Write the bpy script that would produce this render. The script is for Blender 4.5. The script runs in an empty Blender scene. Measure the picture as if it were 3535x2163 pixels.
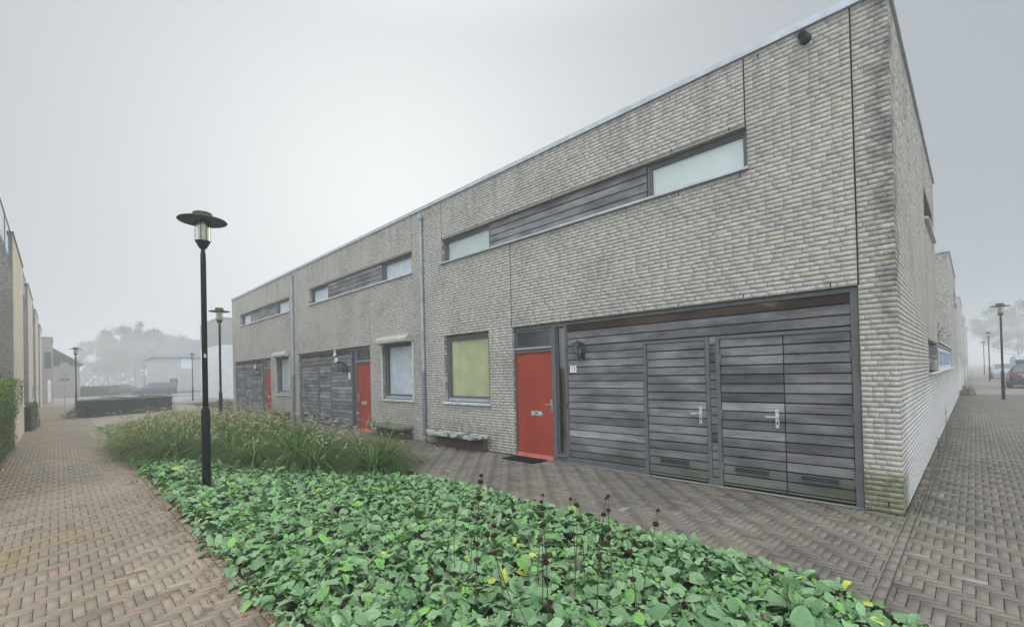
import bpy, math, random
import numpy as np
from mathutils import Matrix, Vector
PI=math.pi; R_=math.radians
rng=np.random.default_rng(7); random.seed(7)
S=bpy.context.scene; COL=S.collection
# ------------------------------------------------------------------ camera
cd=bpy.data.cameras.new('camera'); cam=bpy.data.objects.new('camera',cd); COL.objects.link(cam); S.camera=cam
cd.sensor_width=36; cd.lens=36*1584/3535; cd.shift_y=.05304; cd.clip_start=.05; cd.clip_end=2000
rot=Matrix(((.70385242,.02509757,.70990273),(.70994131,.00888511,-.70420479),(-.0239814,.99964552,-.011564)))
cam.matrix_world=Matrix.Translation((.59606,-6.7164,1.7))@rot.to_4x4()
# ------------------------------------------------------------------ sky, sun, exposure
SUN_EL,SUN_AZ=R_(20),math.atan2(-.883,.529)          # azimuth measured from +Y towards +X
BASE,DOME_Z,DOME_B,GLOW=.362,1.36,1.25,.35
W=bpy.data.worlds.new('World'); S.world=W; W.use_nodes=True
wn=W.node_tree; wn.nodes.clear()
sky=wn.nodes.new('ShaderNodeTexSky'); sky.sky_type='NISHITA'; sky.sun_disc=False
sky.sun_elevation=SUN_EL; sky.sun_rotation=SUN_AZ; sky.air_density=1.0; sky.dust_density=9; sky.ozone_density=1.5
hs=wn.nodes.new('ShaderNodeHueSaturation'); hs.inputs['Saturation'].default_value=.35
def wm(op,a,b=None,c=None):
    k=wn.nodes.new('ShaderNodeMath'); k.operation=op
    for i,v in enumerate((a,b,c)):
        if v is None: continue
        if hasattr(v,'links'): wn.links.new(v,k.inputs[i])
        else: k.inputs[i].default_value=v
    return k.outputs[0]
def wdot(v,d):
    k=wn.nodes.new('ShaderNodeVectorMath'); k.operation='DOT_PRODUCT'; wn.links.new(v,k.inputs[0]); k.inputs[1].default_value=d; return k.outputs['Value']
def wss(x,lo,hi,a,b):
    k=wn.nodes.new('ShaderNodeMapRange'); k.interpolation_type='SMOOTHSTEP'; wn.links.new(x,k.inputs[0])
    for i,v in enumerate((lo,hi,a,b)): k.inputs[i+1].default_value=v
    return k.outputs[0]
wd=wn.nodes.new('ShaderNodeTexCoord').outputs['Generated']
SUNV=(math.sin(SUN_AZ)*math.cos(SUN_EL),math.cos(SUN_AZ)*math.cos(SUN_EL),math.sin(SUN_EL))
# overcast dome: brightest overhead, with added fill behind the camera for the facade, soft glow where the sun stands behind the fog
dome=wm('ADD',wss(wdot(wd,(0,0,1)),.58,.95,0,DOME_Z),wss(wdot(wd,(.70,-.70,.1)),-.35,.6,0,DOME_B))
glow=wm('MULTIPLY',wm('POWER',wm('MAXIMUM',wdot(wd,SUNV),0.0),6.0),GLOW)
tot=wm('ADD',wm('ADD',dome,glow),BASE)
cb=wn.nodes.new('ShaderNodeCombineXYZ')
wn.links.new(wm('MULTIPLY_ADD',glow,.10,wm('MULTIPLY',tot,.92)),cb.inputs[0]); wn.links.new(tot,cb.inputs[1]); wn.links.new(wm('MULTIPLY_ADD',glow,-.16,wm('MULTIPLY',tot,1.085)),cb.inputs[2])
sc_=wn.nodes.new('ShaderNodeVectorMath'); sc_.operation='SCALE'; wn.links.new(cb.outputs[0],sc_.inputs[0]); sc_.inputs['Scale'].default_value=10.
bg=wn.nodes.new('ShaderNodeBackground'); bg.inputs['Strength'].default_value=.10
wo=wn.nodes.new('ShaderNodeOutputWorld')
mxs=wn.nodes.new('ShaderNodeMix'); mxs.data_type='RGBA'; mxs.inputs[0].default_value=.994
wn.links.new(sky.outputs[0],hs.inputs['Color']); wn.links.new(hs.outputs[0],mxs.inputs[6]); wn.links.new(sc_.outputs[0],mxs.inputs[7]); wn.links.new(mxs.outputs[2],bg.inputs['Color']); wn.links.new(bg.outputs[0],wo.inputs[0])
sl=bpy.data.lights.new('sun','SUN'); sl.energy=1.9; sl.angle=R_(30); sl.color=(1,.95,.86)
so=bpy.data.objects.new('sun',sl); COL.objects.link(so)
sd=Vector((math.sin(SUN_AZ)*math.cos(SUN_EL),math.cos(SUN_AZ)*math.cos(SUN_EL),math.sin(SUN_EL)))
so.rotation_euler=sd.to_track_quat('Z','Y').to_euler()
S.view_settings.view_transform='Standard'; S.view_settings.look='None'; S.view_settings.gamma=1; S.view_settings.exposure=0.28
S.cycles.use_denoising=True; S.cycles.volume_bounces=1; S.cycles.max_bounces=8
HAZE=.0054

# ------------------------------------------------------------------ node helpers
class NG:
    def __init__(s,name):
        s.m=bpy.data.materials.new(name); s.m.use_nodes=True; s.t=s.m.node_tree; s.t.nodes.clear()
        s.out=s.n('ShaderNodeOutputMaterial')
    def n(s,ty,**kw):
        k=s.t.nodes.new(ty)
        for a,b in kw.items(): setattr(k,a,b)
        return k
    def put(s,sock,v):
        if v is None: return
        if hasattr(v,'links'): s.t.links.new(v,sock)
        elif isinstance(v,(tuple,list)) and len(v)==3 and sock.type=='RGBA': sock.default_value=(*v,1)
        else: sock.default_value=v
    def math(s,op,a,b=None,c=None,clamp=False):
        k=s.n('ShaderNodeMath',operation=op); k.use_clamp=clamp
        for i,v in enumerate((a,b,c)): s.put(k.inputs[i],v)
        return k.outputs[0]
    def ss(s,x,lo,hi,a=0.,b=1.):
        k=s.n('ShaderNodeMapRange'); k.interpolation_type='SMOOTHSTEP'
        s.put(k.inputs[0],x)
        for i,v in enumerate((lo,hi,a,b)): k.inputs[i+1].default_value=v
        return k.outputs[0]
    def pos(s): return s.n('ShaderNodeNewGeometry').outputs['Position']
    def obj(s): return s.n('ShaderNodeTexCoord').outputs['Object']
    def xyz(s,v):
        k=s.n('ShaderNodeSeparateXYZ'); s.put(k.inputs[0],v); return k.outputs
    def mapv(s,v,sc):
        k=s.n('ShaderNodeMapping'); s.put(k.inputs[0],v); k.inputs['Scale'].default_value=sc; return k.outputs[0]
    def noise(s,v,sc,det=3,ro=.55,color=False):
        k=s.n('ShaderNodeTexNoise'); s.put(k.inputs['Vector'],v); k.inputs['Scale'].default_value=sc
        k.inputs['Detail'].default_value=det; k.inputs['Roughness'].default_value=ro
        return k.outputs['Color' if color else 'Fac']
    def mix(s,f,a,b,mode='MIX'):
        k=s.n('ShaderNodeMix',data_type='RGBA',blend_type=mode); s.put(k.inputs[0],f); s.put(k.inputs[6],a); s.put(k.inputs[7],b); return k.outputs[2]
    def attr(s,nm,o='Fac'):
        k=s.n('ShaderNodeAttribute',attribute_name=nm); return k.outputs[o]
    def val(s,c,v,sat=1.):
        k=s.n('ShaderNodeHueSaturation'); s.put(k.inputs['Color'],c); s.put(k.inputs['Value'],v); s.put(k.inputs['Saturation'],sat); return k.outputs[0]
    def ramp(s,f,st):
        k=s.n('ShaderNodeValToRGB'); s.put(k.inputs[0],f); e=k.color_ramp.elements
        while len(e)<len(st): e.new(.5)
        for q,(p,c) in zip(e,st): q.position=p; q.color=(*c,1)
        return k.outputs[0]
    def bump(s,h,st,dist=.01):
        k=s.n('ShaderNodeBump'); s.put(k.inputs['Height'],h); k.inputs['Strength'].default_value=st; k.inputs['Distance'].default_value=dist; return k.outputs[0]
    def bsdf(s,col,rough=.7,spec=.3,metal=0,normal=None,**kw):
        k=s.n('ShaderNodeBsdfPrincipled'); s.put(k.inputs['Base Color'],col); s.put(k.inputs['Roughness'],rough)
        k.inputs['Specular IOR Level'].default_value=spec; s.put(k.inputs['Metallic'],metal)
        if normal is not None: s.put(k.inputs['Normal'],normal)
        for a,b in kw.items(): s.put(k.inputs[a.replace('_',' ')],b)
        return k.outputs[0]
    def done(s,sh): s.t.links.new(sh,s.out.inputs['Surface']); return s.m

def simple(name,col,rough=.6,var=.18,sc=5.,bump=0.,bs=60,spec=.35,metal=0,tint=0.,stretch=(1,1,1),**kw):
    g=NG(name); p=g.mapv(g.obj(),stretch)
    v=g.ss(g.noise(p,sc,5),.25,.75,1-var,1+var)
    if tint: v=g.math('MULTIPLY',v,g.math('MULTIPLY_ADD',g.attr('tint'),2*tint,1-tint))
    nm=g.bump(g.noise(p,bs,4),bump,.004) if bump else None
    r=g.ss(g.noise(p,sc*2.3,3),.3,.7,max(rough-.08,.02),min(rough+.08,1))
    return g.done(g.bsdf(g.val(col,v),r,spec,metal,nm,**kw))

def brick_mat(name,col,dark=1.,house=True):
    g=NG(name); p=g.pos(); x,y,z=g.xyz(p)
    t=g.attr('tint')
    c=g.ramp(t,[(0,tuple(k*.78 for k in col)),(.25,tuple(k*.94 for k in col)),(.6,col),(.85,(col[0]*1.08,col[1]*1.05,col[2]*.98)),(1,(col[0]*1.03,col[1]*.94,col[2]*.82))])
    v=g.ss(g.noise(p,26,5,.65),.2,.8,.70,1.22)
    c=g.val(c,v)
    st=g.ss(g.noise(p,.9,6,.68),.44,.66)                       # weathering patches
    ver=g.ss(g.noise(g.mapv(p,(2.6,2.6,.32)),1.6,5,.6),.42,.72)   # run-off streaks
    top=g.ss(z,4.6,6.0)
    grime=g.math('MULTIPLY',g.math('ADD',g.math('MULTIPLY',st,.36*dark),g.math('MULTIPLY',g.math('MULTIPLY',ver,top),.50*dark),clamp=True),g.ss(t,0,1,1.0,.72))
    c=g.mix(grime,c,(.135,.132,.125))
    if house:
        # algae black at the exposed corner, green at the foot of the walls
        edge=g.math('MULTIPLY',g.ss(x,-.34,-.02),g.ss(z,1.0,3.2))
        edge=g.math('MULTIPLY',edge,g.ss(g.noise(p,3.1,6,.7),.36,.62))
        edge=g.math('MULTIPLY',edge,g.ss(y,.6,.05))
        c=g.mix(g.math('MULTIPLY',edge,.78),c,(.055,.055,.048))
        foot=g.math('MULTIPLY',g.ss(g.math('ADD',z,g.math('MULTIPLY_ADD',g.noise(p,5,4),.5,-.25)),.62,.08),g.ss(g.noise(p,1.3,3),.38,.62,.25,1.))
        c=g.mix(g.math('MULTIPLY',foot,.6),c,(.155,.165,.075))
        cf=g.math('MULTIPLY',g.math('MULTIPLY',g.ss(x,-.6,-.3),g.ss(y,1.3,.1)),g.ss(g.math('ADD',z,g.math('MULTIPLY_ADD',g.noise(p,7,4),.3,-.15)),.52,.34))
        c=g.mix(g.math('MULTIPLY',cf,g.ss(g.noise(p,12,5,.7),.3,.6,.35,.9)),c,(.125,.135,.055))
        bs=g.math('MULTIPLY',g.math('MULTIPLY',g.ss(g.math('ABSOLUTE',g.math('ADD',x,8.0)),1.3,.5),g.ss(z,.75,.5)),g.ss(g.noise(p,6,5),.35,.6)); c=g.mix(g.math('MULTIPLY',bs,.5),c,(.17,.165,.085))
        lime=g.math('MULTIPLY',g.math('MULTIPLY',g.ss(x,-.02,-.012),g.ss(y,.15,.9)),g.ss(g.math('ADD',z,g.math('MULTIPLY_ADD',g.noise(p,1.1,5,.6),1.6,-.8)),1.9,.8))
        c=g.mix(g.math('MULTIPLY',lime,.8),c,(.56,.56,.54))
    h=g.math('ADD',g.math('MULTIPLY',g.noise(p,70,5,.7),.6),g.noise(p,24,3))
    return g.done(g.bsdf(c,.92,.15,0,g.bump(h,.32,.005)))

def wood_mat(name):
    g=NG(name); p=g.pos(); x,y,z=g.xyz(p); t=g.attr('tint')
    c=g.ramp(t,[(0,(.058,.054,.056)),(.25,(.105,.100,.102)),(.5,(.160,.153,.155)),(.75,(.21,.203,.205)),(.88,(.26,.248,.252)),(1,(.066,.046,.036))])
    gr=g.noise(g.mapv(p,(1.2,1.2,48)),1.6,6,.65)
    c=g.val(c,g.ss(gr,.25,.75,.74,1.22))
    pat=g.noise(g.mapv(p,(1.,1.,2.6)),1.3,4,.6)
    c=g.val(c,g.ss(pat,.3,.7,.60,1.34))
    foot=g.math('MULTIPLY',g.ss(g.math('ADD',z,g.math('MULTIPLY_ADD',g.noise(p,2.2,4),.7,-.35)),.55,.02),g.ss(x,-4.9,-2.2,.1,1.))
    c=g.mix(g.math('MULTIPLY',foot,.6),c,(.085,.10,.052))
    st=g.math('MULTIPLY',g.ss(g.noise(g.mapv(p,(1.,1.,2.2)),1.7,3,.5),.64,.78),g.ss(z,1.7,2.5))
    c=g.mix(g.math('MULTIPLY',st,.55),c,(.30,.25,.19))
    return g.done(g.bsdf(c,.85,.1,0,g.bump(gr,.35,.004)))

def paver_mat(name,cols,far=False):
    g=NG(name); p=g.pos(); x,y,z=g.xyz(p); t=g.attr('tint')
    if far: t=g.noise(p,9,2)
    c=g.ramp(t,cols)
    c=g.val(c,g.ss(g.noise(p,38,5,.7),.25,.75,.78,1.2))
    big=g.noise(p,.55,5,.62)
    c=g.val(c,g.ss(big,.33,.67,.78,1.14))
    w=g.math('MULTIPLY',g.ss(g.noise(p,.42,3,.5),.54,.66),g.ss(y,-5.9,-7.0))
    c=g.mix(g.math('MULTIPLY',w,.5),c,(.25,.165,.06))
    gm=g.math('MULTIPLY',g.math('MULTIPLY',g.ss(g.noise(p,1.05,5,.65),.53,.66),g.ss(g.noise(p,14,4,.7),.4,.6,.3,1.)),g.ss(y,-6.3,-7.2)); c=g.mix(g.math('MULTIPLY',gm,.5),c,(.16,.17,.06))
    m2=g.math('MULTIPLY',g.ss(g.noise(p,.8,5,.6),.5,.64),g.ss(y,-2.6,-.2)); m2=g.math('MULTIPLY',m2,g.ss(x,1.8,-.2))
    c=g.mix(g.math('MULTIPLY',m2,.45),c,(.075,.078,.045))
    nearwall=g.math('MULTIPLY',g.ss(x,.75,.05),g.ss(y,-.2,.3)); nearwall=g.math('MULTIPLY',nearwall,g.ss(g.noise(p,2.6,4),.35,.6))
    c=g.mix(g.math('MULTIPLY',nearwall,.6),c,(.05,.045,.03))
    blot=g.ss(g.noise(p,1.9,3,.5),.66,.74)
    c=g.mix(g.math('MULTIPLY',blot,.4),c,(.06,.055,.05))
    r=g.ss(big,.35,.65,.62,.85)
    return g.done(g.bsdf(c,r,.25,0,g.bump(g.noise(p,85,4,.7),.4,.005)))

def leaf_mat(name,trans=.25,rough=.75,sheen=0.,back=(.30,.36,.28),bk=.35,vein=0.):
    g=NG(name); c=g.attr('col','Color')
    p=g.pos(); c=g.val(c,g.ss(g.noise(p,40,4,.6),.25,.75,.82,1.18))
    bf=g.n('ShaderNodeNewGeometry').outputs['Backfacing']
    c=g.mix(g.math('MULTIPLY',bf,bk),c,back)
    nm=g.bump(g.noise(p,130,3,.7),.35,.004) if vein else None
    a=g.bsdf(c,rough,.10,0,nm,Sheen_Weight=sheen,Sheen_Roughness=.4)
    tr=g.n('ShaderNodeBsdfTranslucent'); g.put(tr.inputs[0],c)
    k=g.n('ShaderNodeMixShader'); k.inputs[0].default_value=trans; g.t.links.new(a,k.inputs[1]); g.t.links.new(tr.outputs[0],k.inputs[2])
    return g.done(k.outputs[0])

def glass_mat(name,col=(.95,.97,.97),a=.55):
    g=NG(name); tr=g.n('ShaderNodeBsdfTransparent'); g.put(tr.inputs[0],col)
    gl=g.n('ShaderNodeBsdfGlossy'); gl.inputs['Roughness'].default_value=.03; g.put(gl.inputs[0],(.9,.93,.95))
    fr=g.math('POWER',g.n('ShaderNodeLayerWeight').outputs['Facing'],3.5)
    k=g.n('ShaderNodeMixShader'); g.put(k.inputs[0],g.math('MULTIPLY_ADD',fr,.75,a*.25)); g.t.links.new(tr.outputs[0],k.inputs[1]); g.t.links.new(gl.outputs[0],k.inputs[2])
    return g.done(k.outputs[0])

BR=brick_mat('pale_brick',(.455,.428,.380),.85)
BR2=brick_mat('cream_brick',(.64,.57,.46),.5,False)
BR4=brick_mat('shaded_end_brick',(.26,.25,.225),1.,False)  # cream houses' brick darkened, end wall shade put into the colour
BR3=brick_mat('grey_brick',(.38,.37,.345),.7,False)
MORT=simple('mortar',(.27,.255,.225),.95,.25,14,.3,90,.1)
WOOD=wood_mat('weathered_wood')
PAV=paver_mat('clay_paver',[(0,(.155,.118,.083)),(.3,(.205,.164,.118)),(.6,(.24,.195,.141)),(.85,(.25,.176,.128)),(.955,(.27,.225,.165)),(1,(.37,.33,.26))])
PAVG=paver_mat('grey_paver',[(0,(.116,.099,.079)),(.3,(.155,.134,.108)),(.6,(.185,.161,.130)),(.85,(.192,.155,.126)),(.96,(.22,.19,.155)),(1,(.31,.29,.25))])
FARP=paver_mat('distant_paving',[(.3,(.19,.16,.14)),(.7,(.25,.20,.17))],True)
SAND=simple('joint_sand',(.035,.029,.022),.95,.4,30,.4,120,.1)
SOIL=simple('garden_soil',(.045,.033,.022),.95,.4,12,.7,60,.1)
GROUND=simple('verge_soil',(.12,.12,.085),.95,.3,.4,0,60,.1)
ASPH=simple('road_asphalt',(.20,.205,.205),.85,.15,3,.2,120,.2)
KERB=simple('kerb_concrete',(.30,.295,.28),.85,.2,6,.2,80,.2)
FRAME=simple('grey_frame_paint',(.108,.111,.114),.5,.15,7,.08,120,.4)
ALU=simple('aluminium_trim',(.42,.445,.475),.5,.15,4,0,60,.4,.3)
BEIGE=simple('beige_shutter',(.40,.37,.33),.6,.12,5)
SILLM=simple('pale_sill',(.52,.52,.50),.6,.22,7,.1,90,.4)
STEEL=simple('handle_steel',(.62,.62,.62),.33,.1,9,0,60,.5,.75)
BLACK=simple('black_metal',(.018,.018,.020),.42,.2,9,.05,90,.4)
LAMPM=simple('lamp_paint',(.010,.011,.012),.55,.35,6,.08,70,.2)
LAMPU=simple('lamp_shade_paint',(.060,.063,.052),.65,.3,9,.05,70,.25)
DARK=simple('dark_gap',(.012,.012,.012),.95,.1,6)
DOORR=simple('red_door_paint',(.31,.050,.031),.55,.14,2.2,.03,140,.2,0,0,(1,1,.4))
THRESH=simple('pink_threshold_paint',(.55,.16,.12),.5,.12,8)
ZINC=simple('zinc_pipe',(.33,.36,.37),.5,.2,5,.05,60,.5,.3)
PIPEB=simple('lower_pipe',(.17,.19,.215),.55,.2,5,.05,60,.4,.2)
GLASS=glass_mat('window_glass')
DGLASS=simple('dark_glass',(.035,.04,.042),.06,.3,2,0,60,.6)
BLINDP=simple('pale_blind',(.52,.56,.51),.85,.06,2.5)
BLINDW=simple('white_curtain',(.62,.65,.69),.9,.12,5)
g_=NG('lime_blind'); _p=g_.obj(); _w=g_.math('SINE',g_.math('MULTIPLY',g_.xyz(_p)[2],330)); 
LIME=g_.done(g_.bsdf(g_.val(g_.mix(g_.ss(g_.noise(_p,2.2,3),.3,.7),(.50,.51,.27),(.60,.60,.37)),g_.math('MULTIPLY_ADD',_w,.10,1.)),.9,.1))
CONC=simple('roof_gravel',(.22,.22,.21),.9,.2,20)
WHITE=simple('white_enamel',(.72,.74,.75),.4,.08,9)
INK=simple('navy_ink',(.03,.04,.09),.5,.1,9)
MAT=simple('coir_mat',(.012,.012,.012),.98,.4,60,.6,200,.05)
g_=NG('peeling_bench'); _p=g_.pos(); _k=g_.ss(g_.noise(_p,6.5,6,.7),.47,.55); _n=g_.xyz(g_.n('ShaderNodeNewGeometry').outputs['Normal'])[2]
_c=g_.mix(_k,(.46,.47,.45),(.105,.10,.068)); _c=g_.val(_c,g_.ss(g_.noise(_p,45,4),.25,.75,.7,1.25))
BENCHP=g_.done(g_.bsdf(_c,.9,.15,0,g_.bump(g_.math('ADD',_k,g_.noise(_p,60,4)),.7,.01)))
BENCHG=simple('mossy_concrete',(.14,.14,.105),.93,.35,9,.6,60,.1)
LEAF=leaf_mat('felt_leaf',.06,.9,.0,(.26,.36,.22),.3,1.)
GRASSM=leaf_mat('grass_blade',.25,.65,0,(.2,.25,.1),.1)
SEEDM=leaf_mat('grass_seed',.2,.9,.1,(.4,.34,.24),.1)
HEDGEM=leaf_mat('hedge_leaf',.2,.45,0,(.16,.22,.1),.25)
CROWNM=leaf_mat('tree_leaf',.25,.6,0,(.2,.24,.12),.2)
HCORE=simple('hedge_core',(.012,.018,.008),.95,.4,6)
BARK=simple('bark',(.10,.085,.065),.95,.3,8,.6,40,.1)
SEEDH=simple('brown_seed_head',(.040,.022,.015),.95,.4,90,.8,160,.05)
STALK=simple('dry_stalk',(.085,.06,.035),.9,.35,30)
LGLASS=glass_mat('lamp_glass',(.86,.88,.70),.5)
LCORE=simple('lamp_core',(.45,.45,.33),.5,.15,6)
TILE=simple('grey_roof_tile',(.15,.15,.155),.8,.15,2,.2,30)
BRN=simple('brown_brick',(.25,.225,.20),.9,.18,6,.3,40,.1)
BROWNW=simple('reflected_brown',(.13,.075,.04),.5,.3,3,0,60,.3,0,0,(6,6,.5))  # colour of the reflection shown in the side lights
DKBR=simple('dark_base_brick',(.10,.078,.06),.95,.3,9,.4,60,.1)
PLW=simple('white_render',(.62,.62,.60),.85,.08,2)

# ------------------------------------------------------------------ mesh builder
class MB:
    def __init__(s): s.V=[];s.F=[];s.M=[];s.T=[];s.n=0
    def add(s,vs,fs,m=0,t=.5):
        b=s.n; s.V.extend(vs); s.n+=len(vs)
        for f in fs: s.F.append([i+b for i in f]); s.M.append(m); s.T.append(t)
    def box(s,x0,x1,y0,y1,z0,z1,m=0,t=.5):
        x0,x1=min(x0,x1),max(x0,x1); y0,y1=min(y0,y1),max(y0,y1)
        v=[(x,y,z) for z in(z0,z1) for y in(y0,y1) for x in(x0,x1)]
        s.add(v,[(0,2,3,1),(4,5,7,6),(0,1,5,4),(2,6,7,3),(0,4,6,2),(1,3,7,5)],m,t); return s
    def lathe(s,pr,c=(0,0,0),n=20,m=0,t=.5,cap=True):
        vs=[(c[0]+r*math.cos(2*PI*k/n),c[1]+r*math.sin(2*PI*k/n),c[2]+z) for r,z in pr for k in range(n)]
        fs=[(i*n+k,i*n+(k+1)%n,(i+1)*n+(k+1)%n,(i+1)*n+k) for i in range(len(pr)-1) for k in range(n)]
        if cap: fs+= [tuple(range(n-1,-1,-1)),tuple((len(pr)-1)*n+k for k in range(n))]
        s.add(vs,fs,m,t); return s
    def tube(s,pts,rs,n=8,m=0,t=.5):
        pts=[Vector(p) for p in pts]; vs=[]
        if not hasattr(rs,'__len__'): rs=[rs]*len(pts)
        up=Vector((0,0,1))
        for i,p in enumerate(pts):
            d=(pts[min(i+1,len(pts)-1)]-pts[max(i-1,0)]).normalized()
            a=d.cross(up if abs(d.z)<.95 else Vector((1,0,0))).normalized(); b=d.cross(a)
            for k in range(n): q=p+rs[i]*(math.cos(2*PI*k/n)*a+math.sin(2*PI*k/n)*b); vs.append(tuple(q))
        fs=[(i*n+k,(i+1)*n+k,(i+1)*n+(k+1)%n,i*n+(k+1)%n) for i in range(len(pts)-1) for k in range(n)]
        fs+=[tuple(range(n)),tuple((len(pts)-1)*n+k for k in range(n-1,-1,-1))]
        s.add(vs,fs,m,t); return s
    def prism(s,poly,h0,h1,ax='z',m=0,t=.5):
        n=len(poly)
        def P(a,b,h): return (a,b,h) if ax=='z' else ((h,a,b) if ax=='x' else (a,h,b))
        vs=[P(a,b,h0) for a,b in poly]+[P(a,b,h1) for a,b in poly]
        fs=[tuple(range(n-1,-1,-1)),tuple(range(n,2*n))]+[(i,(i+1)%n,n+(i+1)%n,n+i) for i in range(n)]
        s.add(vs,fs,m,t); return s
    def build(s,name,mats,parent=None,smooth=False,bevel=0,loc=None):
        o=mesh(name,s.V,s.F,mats,s.M,{'tint':s.T},parent,smooth,loc)
        if bevel:
            b=o.modifiers.new('bevel','BEVEL'); b.width=bevel; b.segments=2; b.limit_method='ANGLE'; b.angle_limit=R_(40)
        return o
def mesh(name,V,F,mats,mi=None,fattr=None,parent=None,smooth=False,loc=None,vcol=None):
    me=bpy.data.meshes.new(name)
    if isinstance(F,np.ndarray):
        nv,nf,k=len(V),len(F),F.shape[1]
        me.vertices.add(nv); me.vertices.foreach_set('co',np.asarray(V,np.float32).ravel())
        me.loops.add(nf*k); me.loops.foreach_set('vertex_index',F.astype(np.int32).ravel())
        me.polygons.add(nf); me.polygons.foreach_set('loop_start',np.arange(0,nf*k,k,dtype=np.int32))
        me.update(calc_edges=True)
    else: me.from_pydata(V,[],F)
    for m in (mats if isinstance(mats,(list,tuple)) else [mats]): me.materials.append(m)
    if mi is not None: me.polygons.foreach_set('material_index',np.asarray(mi,np.int32))
    if fattr:
        for k,v in fattr.items():
            a=me.attributes.new(k,'FLOAT','FACE'); a.data.foreach_set('value',np.asarray(v,np.float32))
    if vcol is not None:
        a=me.attributes.new('col','FLOAT_COLOR','POINT'); c=np.ones((len(V),4),np.float32); c[:,:3]=vcol; a.data.foreach_set('color',c.ravel())
    if smooth: me.polygons.foreach_set('use_smooth',np.ones(len(me.polygons),bool))
    me.update(); me.validate()
    o=bpy.data.objects.new(name,me); COL.objects.link(o)
    if parent: o.parent=parent
    if loc: o.location=loc
    return o
def tag(o,label=None,cat=None,group=None,kind=None):
    if label: o['label']=label
    if cat: o['category']=cat
    if group: o['group']=group
    if kind: o['kind']=kind
    return o
def thing(name,label,cat,loc=(0,0,0),rz=0,group=None):
    o=bpy.data.objects.new(name,None); COL.objects.link(o); o.location=loc; o.rotation_euler=(0,0,rz); o.empty_display_size=.2
    return tag(o,label,cat,group)
def kids(o): return [c for c in bpy.data.objects if c.parent==o]
def dup(o,loc=None,rz=None,label=None,parent=None,sc=None,first=True):
    c=o.copy(); COL.objects.link(c)
    if parent: c.parent=parent
    for ch in kids(o): dup(ch,parent=c,first=False)
    if first:
        if loc: c.location=loc
        if rz is not None: c.rotation_euler=(0,0,rz)
        if sc: c.scale=sc if hasattr(sc,'__len__') else (sc,)*3
        if label: c['label']=label
    return c

# ------------------------------------------------------------------ real bricks
CH=.06
def free(lo,hi,blocks):
    segs=[(lo,hi)]
    for a,b in blocks:
        ns=[]
        for p,q in segs:
            if b<=p or a>=q: ns.append((p,q)); continue
            if a>p: ns.append((p,a))
            if b<q: ns.append((b,q))
        segs=ns
    return segs
def brick_rects(u0,u1,z0,z1,ops=(),seams=(),L=.215):
    out=[]; n=int(round((z1-z0)/CH))
    for i in range(n):
        za=z0+i*CH; zb=za+CH
        bl=[(a,b) for a,b,c,d in ops if c<zb-.02 and d>za+.02]+[(s-.007,s+.007) for s,c,d in seams if c<zb-.01 and d>za+.01]
        for p,q in free(u0,u1,bl):
            u=p; first=True
            while u<q-1e-4:
                w=(L if random.random()<.62 else L*.5)
                if first: w*=random.choice((1,.5,.75)); first=False
                if q-(u+w)<.06: w=q-u
                out.append((u,u+w,za,zb,u+w<q-1e-4)); u+=w
    return np.array(out)
def bricks(rects,O,U,N,depth=.0055,j=.0016,mi=0):
    r=rects; n=len(r); g=np.array([.0028])
    O,U,N=np.array(O,float),np.array(U,float),np.array(N,float); Zv=np.array([0,0,1.])
    u=np.stack([r[:,0]+.0032,r[:,1]-.0032,r[:,1]-.0032,r[:,0]+.0032],1); z=np.stack([r[:,2]+g,r[:,2]+g,r[:,3]-g,r[:,3]-g],1)
    u+=rng.normal(0,j*.8,(n,4)); z+=rng.normal(0,j,(n,4))
    ins=.0007
    uf=u+np.array([1,-1,-1,1])*ins; zf=z+np.array([1,1,-1,-1])*ins
    d=rng.normal(0,.0011,(n,1))+rng.normal(0,.0005,(n,4))
    back=O+u[...,None]*U+z[...,None]*Zv-depth*N
    front=O+uf[...,None]*U+zf[...,None]*Zv+d[...,None]*N
    V=np.concatenate([back,front],1).reshape(-1,3)
    b=np.arange(n)[:,None]*8
    quads=np.array([[4,5,6,7],[0,1,5,4],[1,2,6,5],[2,3,7,6],[3,0,4,7]])
    if np.dot(np.cross(U,Zv),N)<0: quads=quads[:,::-1]
    F=(b[:,None,:]+quads[None]).reshape(-1,4)
    t=np.clip(rng.normal(.5,.14,n),0,.93); t[rng.random(n)<.010]=1.
    return V,F,np.repeat(t,5)
class Acc:
    def __init__(s): s.V=[];s.F=[];s.T=[];s.M=[];s.n=0
    def add(s,V,F,T,m=0):
        s.V.append(V); s.F.append(F+s.n); s.n+=len(V); s.T.append(T); s.M.append(np.full(len(F),m))
    def quad(s,p,m=1,t=.5): s.add(np.array(p,float),np.array([[0,1,2,3]]),np.array([t]),m)
    def build(s,name,mats,parent=None):
        return mesh(name,np.concatenate(s.V),np.concatenate(s.F),mats,np.concatenate(s.M),{'tint':np.concatenate(s.T)},parent)
def grid_cells(u0,u1,z0,z1,ops):
    us=sorted({u0,u1,*[a for o in ops for a in o[:2]]}); zs=sorted({z0,z1,*[a for o in ops for a in o[2:]]})
    for a,b in zip(us,us[1:]):
        for c,d in zip(zs,zs[1:]):
            m,k=(a+b)/2,(c+d)/2
            if not any(o[0]<m<o[1] and o[2]<k<o[3] for o in ops): yield a,b,c,d
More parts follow.
